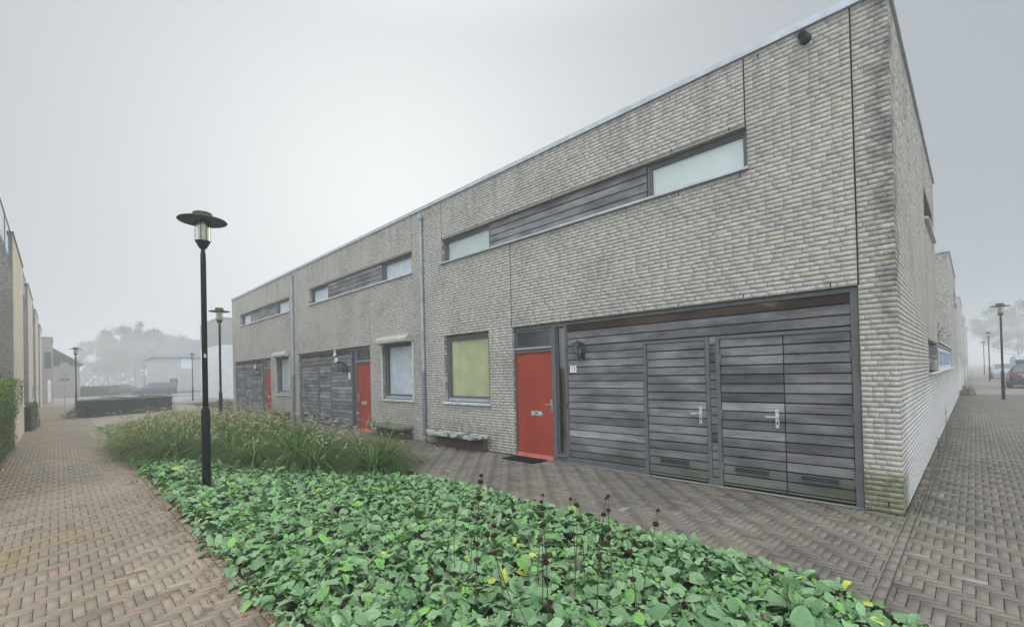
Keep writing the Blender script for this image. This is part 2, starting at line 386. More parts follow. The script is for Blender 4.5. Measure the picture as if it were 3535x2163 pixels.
def brick_face(acc,O,U,N,u0,u1,z0,z1,ops=(),seams=(),rev=.16,depth=.0055):
    r=brick_rects(u0,u1,z0,z1,ops,seams); acc.add(*bricks(r,O,U,N,depth))
    O,U,N=map(lambda a:np.array(a,float),(O,U,N)); Zv=np.array([0,0,1.])
    P=lambda u,z,d: O+u*U+z*Zv+d*N
    q=r[r[:,4]>0]; k=len(q); e=.0042; d=np.full((k,1),-.0018)+rng.normal(0,.0005,(k,1))
    uu=np.stack([q[:,1]-e,q[:,1]+e,q[:,1]+e,q[:,1]-e],1); zz=np.stack([q[:,2]+.004,q[:,2]+.004,q[:,3]-.004,q[:,3]-.004],1)
    acc.add((O+uu[...,None]*U+zz[...,None]*Zv+np.repeat(d,4,1)[...,None]*N).reshape(-1,3),np.arange(4*k).reshape(k,4),rng.uniform(.2,.8,k),1)
    for a,b,c,d in grid_cells(u0,u1,z0,z1,ops): acc.quad([P(a,c,-depth),P(b,c,-depth),P(b,d,-depth),P(a,d,-depth)],1)
    for a,b,c,d in ops:
        for q,(ua,ub,za,zb) in enumerate(((a,a,c,d),(b,b,c,d),(a,b,c,c),(a,b,d,d))):
            acc.quad([P(ua,za,-depth),P(ub,zb if ua==ub else za,-depth),P(ub,zb if ua==ub else za,-rev),P(ua,za,-rev)],1)
        # bricks returning into the jambs
        for uu,sg in ((a,1),(b,-1)):
            rr=np.array([(0.012,rev,zz,zz+CH) for zz in np.arange(c,d-.03,CH)])
            acc.add(*bricks(rr,O+uu*U,-N,sg*U,.003,.0018))

# ------------------------------------------------------------------ terraced houses (right row)
YS=.075
def fx(v): return .596+(v-.596)*(1+YS/6.716)      # facade reading -> position on the frame plane
TB=0.
def boards(mb,f,x0,x1,z0,z1,y=YS,pitch=.1285,ztop=None,tb=None):
    z=z1
    while z>z0+.02:
        a=max(z-pitch,z0); t=float(np.clip(rng.normal(.52+TB,.15),.05,.88))
        if tb is not None and z==z1: t=tb
        xs=[x0,x1]
        if x1-x0>2.2 and random.random()<.3: k=x0+(x1-x0)*random.uniform(.3,.7); xs=[x0,k,x1]
        for p,q in zip(xs,xs[1:]):
            X0,X1=sorted((f(p),f(q))); dy=random.uniform(-.002,.002)
            e=.0035
            v=[(X0+.001,y+.018,a+.010),(X1-.001,y+.018,a+.010),(X1-.001,y+dy,a+.017),(X0+.001,y+dy,a+.017),(X1-.001,y+dy+.005,z-e),(X0+.001,y+dy+.005,z-e),(X1-.001,y+.018,z),(X0+.001,y+.018,z)]
            mb.add(v,[(0,1,2,3),(3,2,4,5),(5,4,6,7),(0,3,5,7),(1,6,4,2)],0,t)
            t=float(np.clip(t+rng.normal(0,.12),.05,.88))
        z=a
def frame_rect(mb,f,x0,x1,z0,z1,w,y0,y1,m=0,bot=None):
    b=w if bot is None else bot
    mb.box(f(x0),f(x0+w),y0,y1,z0,z1,m); mb.box(f(x1-w),f(x1),y0,y1,z0,z1,m)
    mb.box(f(x0+w),f(x1-w),y0+.001,y1,z1-w,z1,m); mb.box(f(x0+w),f(x1-w),y0+.001,y1,z0,z0+b,m)
def handle(f,x,z,parent,dirn,mat=STEEL,y=YS,name='handle',h=.25):
    mb=MB(); mb.box(f(x-.022),f(x+.022),y-.012,y,z-h*.6,z+h*.4); mb.box(f(x-.01),f(x+.01),y-.045,y-.012,z-.011,z+.011)
    mb.box(f(x-.008),f(x+dirn*.13),y-.055,y-.04,z-.010,z+.010)
    mb.box(f(x-.008),f(x+.008),y-.0145,y-.012,z-h*.40,z-h*.25,1)
    return mb.build(name,[mat,DARK],parent,bevel=.003)
def grille(f,x0,x1,z0,z1,parent,y=YS):
    mb=MB(); mb.box(f(x0),f(x1),y-.012,y-.002,z0,z1,1)
    w=.008; 
    mb.box(f(x0),f(x1),y-.022,y-.010,z1-w,z1); mb.box(f(x0),f(x1),y-.022,y-.010,z0,z0+w); mb.box(f(x0),f(x0+w),y-.021,y-.010,z0+w,z1-w); mb.box(f(x1-w),f(x1),y-.021,y-.010,z0+w,z1-w)
    k=3
    for i in range(k):
        zz=z0+w+(z1-z0-2*w)*(i+.5)/k; mb.box(f(x0+w),f(x1-w),y-.019,y-.012,zz-.0025,zz+.0025,2)
    return mb.build('vent_grille',[FRAME,DARK,FRAME],parent)
def leafdoor(root,f,x0,x1,z0,z1,hx,hdir,vx0,vx1,hinge):
    mb=MB(); boards(mb,f,x0+.004,x1-.004,z0,z1); mb.box(f(x0+.004),f(x1-.004),YS+.017,YS+.04,z0,z1,1)
    d=mb.build('garage_door',[WOOD,DARK],root)
    if hx is not None: handle(f,hx,1.035,d,hdir)
    grille(f,vx0,vx1,.228,.312,d)
    for z in (1.85,1.05,.3):
        hb=MB(); hb.box(f(hinge-.012),f(hinge+.012),YS-.014,YS,z-.06,z+.06); hb.build('hinge',FRAME,d,bevel=.003)
    return d
def window_in(root,f,x0,x1,z0,z1,ys,w,blind,label=None,leftw=None,name='window',open_part=1.):
    mb=MB(); frame_rect(mb,f,x0,x1,z0,z1,w,ys,ys+.07)
    fr=w*.55
    frame_rect(mb,f,x0+w+.002,x1-w-.002,z0+w+.002,z1-w-.002,fr,ys+.014,ys+.06)
    fo=mb.build(name,FRAME,root,bevel=.004)
    a=w+fr
    p=MB(); q0,q1=sorted((f(x0+a-.005),f(x1-a+.005))); p.add([(q0,ys+.04,z0+a-.005),(q1,ys+.04,z0+a-.005),(q1,ys+.04,z1-a+.005),(q0,ys+.04,z1-a+.005)],[(0,1,2,3)]); p.build('pane',GLASS,fo)
    X0,X1=sorted((f(x0+a-.02),f(x1-a+.02)))
    b=MB()
    if blind in (BLINDW,):     # vertical folds
        n=46; pts=[(X0+(X1-X0)*i/n, ys+.10+.018*math.sin(i*1.9)+.01*math.sin(i*.7)) for i in range(n+1)]
        for (xa,ya),(xb,yb) in zip(pts,pts[1:]): b.add([(xa,ya,z0+a-.02),(xb,yb,z0+a-.02),(xb,yb,z1-a+.02),(xa,ya,z1-a+.02)],[(0,1,2,3)])
        b.build('curtain',blind,fo,smooth=True)
    else:
        b.box(X0,X1,ys+.075,ys+.08,z0+a-.02,z1-a+.02); b.build('blind',blind,fo)
    return fo
def sill(root,f,x0,x1,z,h=.035,out=.045,inn=.14,mat=SILLM):
    mb=MB(); mb.box(f(x0),f(x1),-out,inn,z-h,z); return mb.build('sill',mat,root,bevel=.005)

WEEP=[(-.13,.075),(-.62,2.655),(-1.62,2.655),(-2.55,2.655),(-3.6,2.655),(-4.6,2.655),(-5.45,2.655),(-1.75,5.015),(-2.6,5.015),(-3.9,5.015),(-5.0,5.015),(-6.0,5.015),(-7.2,5.015),(-1.62,4.32),(-2.5,4.32),(-3.4,4.32),(-5.,4.32),(-7.4,4.32),(-.75,5.78),(-1.35,5.84),(-2.6,5.84),(-7.3,2.66),(-7.9,2.66),(-7.5,.93),(-8.1,.93)]
def house(idx,x_of,label,end_right=False):
    """x_of maps the first house's facade coordinate (0 .. -9.2) to this house's x."""
    global TB
    TB=0. if idx==0 else .16
    root=thing('terraced_house',label,'house',(0,0,0),0,'pale brick terraced houses')
    f=lambda v: x_of(v)
    fs=lambda v: x_of(fx(v)) if idx==0 else x_of(fx(v)-(0))
    mp=lambda o:(min(x_of(o[0]),x_of(o[1])),max(x_of(o[0]),x_of(o[1])),o[2],o[3])
    OPS=[(-8.54,-1.52,4.40,5.0),(-8.52,-6.88,1.04,2.64),(-6.15,-.352,0.,2.64)]
    SE=[(-1.535,5.0,6.1),(-.346,2.64,6.1),(-6.16,2.64,4.40),(-8.53,5.0,6.1)]
    xa,xb=sorted((x_of(-9.2 if idx<2 else -9.1),x_of(0.)))
    ops=[mp(o) for o in OPS]; seams=[(x_of(s),a,b) for s,a,b in SE]
    acc=Acc(); brick_face(acc,(0,0,0),(1,0,0),(0,-1,0),xa,xb,0,5.94,ops,seams)
    d=8.07
    if idx==0:   # exposed flank
        sops=[(4.74,7.95,1.52,2.14),(4.85,7.4,4.42,5.02)]
        brick_face(acc,(0,0,0),(0,1,0),(1,0,0),.0,d,0,5.94,sops,())
    x1=xb-.011 if idx==0 else xb
    acc.quad([(xa,.01,5.94),(x1,.01,5.94),(x1,d,5.94),(xa,d,5.94)],1)
    acc.quad([(xa,d,0),(x1,d,0),(x1,d,5.94),(xa,d,5.94)],1)
    if idx==2: brick_face(acc,(xa,0,0),(0,1,0),(-1,0,0),0,d,0,5.94)
    if idx==0:
        for x,z in WEEP: acc.quad([(x-.007,-.002,z),(x+.007,-.002,z),(x+.007,-.002,z+.055),(x-.007,-.002,z+.055)],2)
    for sx,sa,sb in seams: acc.quad([(sx-.007,.0035,sa),(sx+.007,.0035,sa),(sx+.007,.0035,min(sb,5.93)),(sx-.007,.0035,min(sb,5.93))],2)
    acc.build('wall',[BR,MORT,DARK],root)
    # interior backing so that openings are dark rooms
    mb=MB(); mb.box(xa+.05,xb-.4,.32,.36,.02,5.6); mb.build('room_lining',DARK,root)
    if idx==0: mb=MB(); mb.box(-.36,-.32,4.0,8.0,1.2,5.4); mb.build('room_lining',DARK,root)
    # parapet trim
    mb=MB(); ex=.035 if idx==0 else 0; ex0=.03 if idx==2 else 0
    mb.box(xa-ex0,xb+ex,-.035,.25,5.94,6.03)
    if idx==0: mb.box(-.25,.035,.251,8.1,5.94,6.03)
    if idx==2: mb.box(xa-.03,xa+.25,.251,8.1,5.94,6.03)
    mb.build('roof_trim',ALU,root,bevel=.006)
    mb=MB(); mb.box(xa,xb-.26,.25,d,5.945,5.97); mb.build('roof',CONC,root)
    # long upper window band
    ys=.10; e=.012
    wn_=[(-8.54+e,-6.85),(-3.06,-1.52-e)]
    for k,(a,b) in enumerate(wn_):
        window_in(root,f,a,b,4.43,4.99,ys,.045,BLINDP if idx==0 else BLINDW,name='upper_window')
    mb=MB(); y_=YS-.005; boards(mb,f,-6.848,-3.062,4.43,4.99,y=y_,pitch=.141); mb.box(f(-6.848),f(-3.062),y_+.017,y_+.05,4.42,4.995,1)
    mb.build('cladding_panel',[WOOD,DARK],root)
    sill(root,f,-8.57,-1.50,4.435,.04,.05,.11,ALU if idx==0 else SILLM)
    # ground-floor window
    window_in(root,f,-8.51,-6.89,1.07,2.63,.085,.075,LIME if idx==0 else BLINDW)
    mb=MB(); mb.box(f(-8.44),f(-6.96),.045,.084,1.066,1.10); mb.box(f(-8.44),f(-6.96),.062,.0845,1.104,1.135); mb.build('sill_profile',ALU,root,bevel=.004)
    sill(root,f,-8.55,-6.86,1.045,.05,.05,.09)
    if idx>0:
        mb=MB(); mb.prism([(-.23,2.62),(-.23,2.71),(-.12,2.81),(-.001,2.80),(-.001,2.60)],*sorted((f(-8.50),f(-6.85))),ax='x')
        mb.build('shutter_box',BEIGE,root,bevel=.008)
        for a,b in ((-8.55,-8.49),(-6.91,-6.85)): mb=MB(); mb.box(f(a),f(b),-.03,-.001,1.05,2.6); mb.build('shutter_rail',SILLM,root,bevel=.003)
    # entrance
    mb=MB(); zt=2.635; y0,y1=YS-.02,YS+.075
    mb.box(fs(-6.14),fs(-6.055),y0,y1,0,zt); mb.box(fs(-5.085),fs(-4.985),y0,y1,0,zt); mb.box(fs(-4.765),fs(-4.705),y0,y1,0,zt)
    mb.box(fs(-6.055),fs(-5.085),y0+.001,y1,2.10,2.175); mb.box(fs(-6.055),fs(-5.085),y0+.001,y1,2.565,zt)
    mb.box(fs(-4.985),fs(-4.765),y0+.001,y1,2.56,zt); mb.box(fs(-4.985),fs(-4.765),y0+.001,y1,0,.13)
    mb.box(fs(-4.705),fs(-.43),y0+.002,y1,2.575,zt); mb.box(fs(-.43),fs(-.352),y0,y1,0,zt)
    mb.build('door_frame',FRAME,root,bevel=.005)
    mb=MB(); mb.box(fs(-6.08),fs(-5.07),YS-.05,YS-.018,2.178,2.20); mb.build('drip_strip',ALU,root)
    mb=MB(); frame_rect(mb,fs,-6.05,-5.09,2.18,2.56,.045,YS,YS+.06); tw=mb.build('transom_window',FRAME,root,bevel=.004)
    mb=MB(); mb.box(fs(-6.01),fs(-5.13),YS+.03,YS+.036,2.222,2.52); mb.build('pane',DGLASS,tw)
    mb=MB(); frame_rect(mb,fs,-4.983,-4.767,.132,2.558,.022,YS+.02,YS+.065); sw=mb.build('side_light',FRAME,root,bevel=.003)
    mb=MB(); qa,qb=sorted((fs(-4.965),fs(-4.785))); mb.add([(qa,YS+.045,.15),(qb,YS+.045,.15),(qb,YS+.045,2.54),(qa,YS+.045,2.54)],[(0,1,2,3)]); mb.build('pane',GLASS,sw)
    mb=MB(); mb.box(qa-.01,qb+.01,YS+.10,YS+.12,.14,2.55); mb.build('backing',DARK,sw)
    mb=MB(); mb.box(fs(-4.89),fs(-4.80),YS+.06,YS+.09,.15,2.5); mb.build('reflection_strip',BROWNW,sw)  # brown strip modelled in place of wood reflected in the pane
    mb=MB(); mb.box(fs(-4.99),fs(-4.75),YS-.06,YS-.02,.10,.125); mb.build('side_sill',FRAME,root)
    mb=MB(); mb.box(fs(-6.053),fs(-5.087),YS+.012,YS+.055,.075,2.098); dr=mb.build('door',DOORR,root,bevel=.004)
    handle(fs,-5.125,1.075,dr,-1,y=YS+.012,h=.24)
    mb=MB(); xl=-5.51; mb.box(fs(xl-.15),fs(xl+.15),YS-.004,YS+.012,.84,.935); mb.box(fs(xl-.125),fs(xl+.125),YS-.008,YS-.003,.862,.915,1); mb.box(fs(xl-.05),fs(xl+.05),YS-.0095,YS-.007,.893,.908,2)
    for q in range(7): mb.box(fs(xl-.045+q*.014),fs(xl-.037+q*.014),YS-.0097,YS-.0081,.879,.893,2)
    mb.build('letterbox',[STEEL,SILLM,DARK],dr,bevel=.002)
    mb=MB(); mb.box(fs(-6.05),fs(-5.09),YS-.015,YS+.05,.03,.072); mb.box(fs(-6.05),fs(-5.09),YS-.045,YS+.05,.0,.028); mb.build('threshold',THRESH,root,bevel=.004)
    mb=MB(); mb.box(fs(-4.742),fs(-4.722),YS-.035,YS-.02,1.02,1.10); mb.build('doorbell',BLACK,root,bevel=.003)
    # garage front
    mb=MB(); boards(mb,fs,-4.705,-.43,2.165,2.573,tb=1.0,pitch=.1345); boards(mb,fs,-4.705,-3.165,.115,2.163); boards(mb,fs,-2.105,-2.02,.115,2.163)
    mb.box(fs(-4.705),fs(-.43),YS+.017,YS+.05,0.01,2.573,1)
    mb.box(fs(-4.705),fs(-3.165),YS-.003,YS+.016,.062,.112,2); mb.box(fs(-4.705),fs(-3.165),YS-.014,YS+.016,.0,.058,2)
    mb.build('garage_cladding',[WOOD,DARK,FRAME],root)
    mb=MB()
    for a,b in ((-3.163,-3.108),(-2.165,-2.107),(-2.018,-1.96)): mb.box(fs(a),fs(b),YS-.014,YS+.016,.0,2.162)
    mb.box(fs(-3.107),fs(-2.166),YS-.013,YS+.016,2.115,2.161); mb.box(fs(-1.959),fs(-.431),YS-.013,YS+.016,2.115,2.161); mb.box(fs(-2.106),fs(-2.019),YS-.012,YS+.016,.0,.11)
    mb.build('garage_frame',FRAME,root,bevel=.003)
    leafdoor(root,fs,-3.104,-2.169,.02,2.112,-2.255,-1,-2.91,-2.46,-3.09)
    leafdoor(root,fs,-1.957,-1.158,.02,2.112,-1.245,-1,-1.80,-1.37,-1.95)
    leafdoor(root,fs,-1.154,-.434,.02,2.112,None,0,-1.0,-.59,-.44)
    return root
H=[house(0,lambda v:v,'nearest brick house, number 13, with a lime green window blind and a bare corner'),
   house(1,lambda v:-18.4-v,'middle brick house of the row, with white curtains and a roller shutter box'),
   house(2,lambda v:-27.47-v,'farthest house at the end of the brick row, partly behind the lamp posts')]
r0=H[0]
# upper and lower flank windows of the corner house
mb=MB()
def side_win(root,y0,y1,z0,z1,name,mull=(),pan=DGLASS,fr=FRAME,ws=.06,x=-.10):
    mb=MB(); mb.box(x-.06,x,y0,y1,z0,z0+ws); mb.box(x-.06,x,y0,y1,z1-ws,z1)
    for m in (y0+ws/2,*mull,y1-ws/2): mb.box(x-.059,x+.001,m-ws/2,m+ws/2,z0+ws,z1-ws)
    o=mb.build(name,fr,root,bevel=.004)
    p=MB(); p.box(x-.035,x-.03,y0+ws,y1-ws,z0+ws,z1-ws); p.build('pane',pan,o)
    s=MB(); s.box(-.1,.06,y0-.04,y1+.04,z0-.04,z0); s.build('sill',SILLM,o,bevel=.004)
    return o
side_win(r0,4.87,7.38,4.44,5.0,'flank_window')
mbf=MB(); fl=lambda v:v
z=2.12
for k in range(4): mbf.box(-.12,-.105,4.76,7.9,z-.145*(k+1)+.008,z-.145*k,0,float(rng.uniform(.4,.8)))
mbf.build('flank_panel',[WOOD],r0)
s=MB(); s.box(-.12,.06,4.7,7.95,1.485,1.52); s.build('sill',SILLM,r0,bevel=.004)
# overflow spout
mb=MB(); mb.tube([(-.80,-.001,5.80),(-.80,-.16,5.775)],.055,14); mb.tube([(-.80,-.005,5.80),(-.80,-.02,5.797)],.068,14); mb.tube([(-.80,-.1605,5.775),(-.80,-.162,5.7748)],.044,12,1)
mb.build('overflow_spout',[BLACK,DARK],r0,smooth=False)
def drainpipe(root,x):
    mb=MB(); mb.tube([(x,-.06,5.72),(x,-.06,1.80)],.042,14)
    for z in (5.7,3.9,2.75,1.82): mb.lathe([(.05,-.03),(.05,.03)],(x,-.06,z),14)
    mb.box(x-.07,x+.07,-.12,-.002,5.70,5.82)
    p=mb.build('drainpipe',ZINC,root,smooth=False)
    mb=MB(); mb.tube([(x,-.06,1.80),(x,-.06,.0)],.047,14); mb.build('lower_drainpipe',PIPEB,root)
drainpipe(H[1],-9.33); drainpipe(H[2],-18.43)
# garden wall behind the corner house, with its glazed band, and the next rows along the lane
def garden_wall(y0,y1,label,glazed):
    root=thing('garden_wall',label,'wall',(0,y0,0),0,'garden walls along the lane'); L=y1-y0
    acc=Acc(); ops=[(.002,L-.7,1.52,2.10)] if glazed else []
    if glazed: brick_face(acc,(0,0,0),(0,1,0),(1,0,0),0,L,0,2.16,ops)
    else: acc.quad([(0,0,0),(0,L,0),(0,L,2.2),(0,0,2.2)],0)
    acc.quad([(-.012,0,2.18),(-.012,L,2.18),(-.25,L,2.18),(-.25,0,2.18)],1); acc.quad([(-.25,0,0),(-.25,L,0),(-.25,L,2.18),(-.25,0,2.18)],1)
    acc.build('wall',[BR,MORT],root)
    mb=MB(); mb.box(-.28,.03,0,L,2.185,2.23); mb.build('coping',ALU,root,bevel=.004)
    if glazed:
        side_win(root,.03,L-.72,1.53,2.09,'window_band',[1.0+1.85*k for k in range(5)],simple('blue_glass',(.10,.14,.19),.12,.2,2,0,60,.6),simple('pale_blue_frame',(.42,.48,.54),.5),.10,-.02)
    return root
garden_wall(8.075,17.5,'low brick garden wall with a blue glazed strip, behind the corner house',True)
garden_wall(25.7,35.0,'plain low garden wall in haze, beyond the second grey house on the lane',False)
def lane_house(y0,label,real):
    root=thing('lane_house',label,'house',(-4.5,y0,0),0,'flat roofed houses along the lane'); d=8.07
    acc=Acc()
    if real:
        brick_face(acc,(4.5,0,0),(-1,0,0),(0,-1,0),0,9,0,5.94); brick_face(acc,(4.5,0,0),(0,1,0),(1,0,0),0,d,0,5.94,[(4.85,7.4,4.42,5.02)])
    else:
        acc.quad([(-4.5,0,0),(4.5,0,0),(4.5,0,5.94),(-4.5,0,5.94)],0); acc.quad([(4.5,0,0),(4.5,d,0),(4.5,d,5.94),(4.5,0,5.94)],0)
    acc.quad([(-4.5,0,0),(-4.5,d,0),(-4.5,d,5.94),(-4.5,0,5.94)],1); acc.quad([(-4.5,d,0),(4.48,d,0),(4.48,d,5.94),(-4.5,d,5.94)],1); acc.quad([(-4.5,0.012,5.93),(4.48,0.012,5.93),(4.48,d,5.93),(-4.5,d,5.93)],1)
    acc.build('wall',[BR,MORT],root)
    mb=MB(); mb.box(-4.5,4.53,-.035,.25,5.945,6.03); mb.box(4.28,4.53,.251,d,5.945,6.03); mb.build('roof_trim',ALU,root)
    mb=MB(); mb.box(4.42,4.505 if not real else 4.40,4.9,7.35,4.45,5.0); w=mb.build('flank_window',DGLASS,root)
    mb=MB(); mb.box(4.42,4.56,4.82,7.42,4.40,4.44); mb.build('sill',SILLM,root)
    mb=MB(); mb.box(4.46,4.512,1.6,2.3,1.5,2.1) if not real else mb.box(4.46,4.506,1.4,1.9,1.55,2.1); mb.build('slit_window',DGLASS,root)
    return root
lane_house(17.55,'second grey brick house along the lane, right behind the corner house and its garden wall',True)
lane_house(35.1,'third flat roofed house along the lane, half lost in fog',False)
lane_house(52.6,'fourth flat roofed house along the lane, faint in fog',False)
lane_house(70.1,'last flat roofed house along the lane, barely visible in fog',False)
# ------------------------------------------------------------------ ground, paving, roads
mb=MB(); mb.add([(-420,-420,-.03),(420,-420,-.03),(420,420,-.03),(-420,420,-.03)],[(0,1,2,3)]); tag(mb.build('ground',GROUND),kind='structure')
BED=[(-22.9,-5.2),(-22.2,-5.62),(-18.5,-5.5),(-12,-5.5),(-6.4,-5.52),(-2.8,-5.6),(-1.2,-5.62),(-.1,-5.45),(.45,-4.85),(.60,-4.1),(.52,-3.35),(.18,-2.72),(-.5,-2.45),(-1.2,-2.42),(-3.5,-2.36),(-6,-2.3),(-12,-2.1),(-20,-1.95),(-22.6,-2.3),(-23.3,-4.0)]
def inside(poly,x,y):
    x=np.asarray(x);y=np.asarray(y);r=np.zeros(x.shape,bool);n=len(poly)
    for i in range(n):
        (xa,ya),(xb,yb)=poly[i],poly[(i+1)%n]
        c=((ya>y)!=(yb>y))&(x<(xb-xa)*(y-ya)/(yb-ya+1e-12)+xa); r^=c
    return r
def shrink(poly,d):
    cx=sum(p[0] for p in poly)/len(poly); out=[]
    n=len(poly)
    for i in range(n):
        a=Vector(poly[i-1]);b=Vector(poly[i]);c=Vector(poly[(i+1)%n])
        n1=(b-a).normalized();n2=(c-b).normalized(); nn=Vector((-n1.y-n2.y,n1.x+n2.x)).normalized(); out.append(tuple(b+nn*d))
    return out
mb=MB(); mb.prism(BED,-.028,.012); tag(mb.build('flower_bed_soil',SOIL),kind='structure')
def herring(name,xr,yr,mat,ok,w=.070,nn=3):
    i0,i1=int(xr[0]/w)-2,int(xr[1]/w)+2; j0,j1=int(yr[0]/w)-2,int(yr[1]/w)+2
    I,J=np.meshgrid(np.arange(i0,i1),np.arange(j0,j1)); I=I.ravel();J=J.ravel(); k=(I+J)%(2*nn)
    h=k==0; v=k==nn
    x0=np.concatenate([I[h],I[v]])*w; y0=np.concatenate([J[h],J[v]])*w
    x1=x0+np.concatenate([np.full(h.sum(),nn*w),np.full(v.sum(),w)]); y1=y0+np.concatenate([np.full(h.sum(),w),np.full(v.sum(),nn*w)])
    x0,x1=np.clip(x0,*xr),np.clip(x1,*xr); y0,y1=np.clip(y0,*yr),np.clip(y1,*yr); cx,cy=(x0+x1)/2,(y0+y1)/2
    m=ok(cx,cy)&(x1-x0>.02)&(y1-y0>.02)
    return x0[m],x1[m],y0[m],y1[m]
def pavers(name,rects,mat):
    x0,x1,y0,y1=[np.concatenate(q) for q in zip(*rects)]; n=len(x0); g=.0016; c=.0020
    X=np.stack([x0+g,x1-g,x1-g,x0+g],1)+rng.normal(0,.0008,(n,4)); Y=np.stack([y0+g,y0+g,y1-g,y1-g],1)+rng.normal(0,.0008,(n,4))
    big=.002*np.sin(x0*1.1+y0*.7)+.002*np.sin(x0*.43-y0*1.3)
    Z=(rng.normal(0,.0012,n)+big)[:,None]+rng.normal(0,.0007,(n,4))
    sx=np.array([1,-1,-1,1])*c; sy=np.array([1,1,-1,-1])*c
    bot=np.stack([X,Y,Z-.009],2); top=np.stack([X+sx,Y+sy,Z],2)
    V=np.concatenate([bot,top],1).reshape(-1,3); b=np.arange(n)[:,None,None]*8
    F=(b+np.array([[4,5,6,7],[0,1,5,4],[1,2,6,5],[2,3,7,6],[3,0,4,7]])[None]).reshape(-1,4)
    t=np.clip(rng.normal(.5,.2,n),0,.95); q=rng.random(n)<.006; t[q]=rng.uniform(.95,1,q.sum())
    o=mesh(name,V,F,mat,None,{'tint':np.repeat(t,5)}); return tag(o,kind='structure')
BEDI=shrink(BED,.10)
nb=lambda x,y:~inside(BEDI,x,y)
def soldier(xr,y0,y1,axis='x',L=.21):
    a=np.arange(xr[0],xr[1],L); o=np.ones(len(a))
    return (a,a+L,o*y0,o*y1) if axis=='x' else (o*y0,o*y1,a,a+L)
P1=[herring('a',(-54,2.2),(-7.62,-5.68),PAV,nb), soldier((-54,-.2),-5.678,-5.606)]
P1.append(herring('a2',(-12,2.2),(-9.6,-7.62),PAV,nb))
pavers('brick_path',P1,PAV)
P2=[herring('b',(-30,.025),(-2.75,-.01),PAVG,nb),soldier((-5.6,-.0),.026,.098,'y')]
P2+=[herring('c',(.10,6.5),(-5.6,28),PAVG,nb),herring('d',(.0,.1),(.0,28),PAVG,nb)]
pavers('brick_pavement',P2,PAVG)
for nm,x0,x1,y0,y1,m,z in [('joint_bed',-56,7,-9.7,30,SAND,-.0125),('far_path',-62,-54,-7.4,-3,FARP,-.008),('square_paving',-41,-22,-9,-0.0,FARP,-.0085),('road',-61,-41,-3,60,ASPH,-.006),('parking_strip',-75,-61,-9,60,ASPH,-.004),('side_lane',.0,14,28,200,FARP,-.006)]:
    o=MB().add([(x0,y0,z),(x1,y0,z),(x1,y1,z),(x0,y1,z)],[(0,1,2,3)]); 
    mb=MB(); mb.add([(x0,y0,z),(x1,y0,z),(x1,y1,z),(x0,y1,z)],[(0,1,2,3)]); tag(mb.build(nm,m),kind='structure')
mb=MB(); mb.box(-41.15,-41.0,-2.9,60,-.02,.11); tag(mb.build('kerb',KERB),kind='structure')
mb=MB(); mb.box(-61.2,-61.0,-2.9,60,-.02,.12); tag(mb.build('kerb',KERB),kind='structure')
mb=MB(); mb.box(-86.2,-86,-9,30,-.02,.13); tag(mb.build('kerb',KERB),kind='structure')
mb=MB(); mb.box(0.02,5.8,28.0,28.14,-.02,.012); tag(mb.build('kerb',KERB),kind='structure')

# ------------------------------------------------------------------ leaves
def leaves(base,az,pit,L,Wd,curv,fold,wave,col,nu=4,nv=6,roll=None,shape='felt',edge=.42,rib=.12):
    """batch of leaves; arrays over n. returns V,F,C"""
    n=len(L); v=np.linspace(0,1,nv+1); u=np.linspace(-1,1,nu+1)
    th=pit[:,None]-curv[:,None]*v[None]
    ds=L[:,None]/nv
    r=np.concatenate([np.zeros((n,1)),np.cumsum(np.cos((th[:,:-1]+th[:,1:])/2),1)],1)*ds
    h=np.concatenate([np.zeros((n,1)),np.cumsum(np.sin((th[:,:-1]+th[:,1:])/2),1)],1)*ds
    if shape=='felt': w=np.clip(1-np.abs(2*v**.80-1)**2.2,0,1)**.6+.05*(1-v); w[-1]=.12
    elif shape=='blade': w=(1-v**2.2)*.9+.06
    else: w=np.sin(PI*v**.8)**.9+.03
    ww=Wd[:,None]*w[None]/2
    ca,sa=np.cos(az),np.sin(az)
    U=u[None,None,:]; 
    lat=ww[:,:,None]*U*np.cos(fold)[:,None,None]
    ph=rng.uniform(0,6.28,(n,1,1)); fr=rng.uniform(7,13,(n,1,1))
    up=ww[:,:,None]*np.abs(U)*np.sin(fold)[:,None,None]+(wave[:,None,None]*np.sin(fr*v[None,:,None]+ph+1.7*np.sign(U))*U**2)*w[None,:,None]
    tn=-np.sin(th)[:,:,None]; tc=np.cos(th)[:,:,None]
    rr=r[:,:,None]+up*tn; zz=h[:,:,None]+up*tc
    if roll is not None:
        zz=zz+lat*np.sin(roll)[:,None,None]; lat=lat*np.cos(roll)[:,None,None]
    X=base[:,0,None,None]+rr*ca[:,None,None]-lat*sa[:,None,None]
    Y=base[:,1,None,None]+rr*sa[:,None,None]+lat*ca[:,None,None]
    Z=base[:,2,None,None]+zz
    V=np.stack([X,Y,Z],-1).reshape(-1,3)
    a=np.arange(nv)[:,None]*(nu+1)+np.arange(nu)[None]; a=a.ravel()
    q=np.stack([a,a+1,a+nu+2,a+nu+1],1)
    F=(np.arange(n)[:,None,None]*((nu+1)*(nv+1))+q[None]).reshape(-1,4)
    C=np.repeat(col[:,None,None,:],nv+1,1).repeat(nu+1,2)
    e=1+edge*np.abs(U)**4+rib*1.2*(np.abs(U)<.1)
    C=C*e[...,None]
    return V,F,C.reshape(-1,3)
class LA:
    def __init__(s): s.V=[];s.F=[];s.C=[];s.M=[];s.n=0
    def add(s,v,m=0): V,F,C=v; s.V.append(V); s.F.append(F+s.n); s.C.append(C); s.n+=len(V); s.M.append(np.full(len(F),m))
    def build(s,name,mats,parent=None,smooth=True): return mesh(name,np.concatenate(s.V),np.concatenate(s.F),mats,np.concatenate(s.M),None,parent,smooth,None,np.concatenate(s.C))
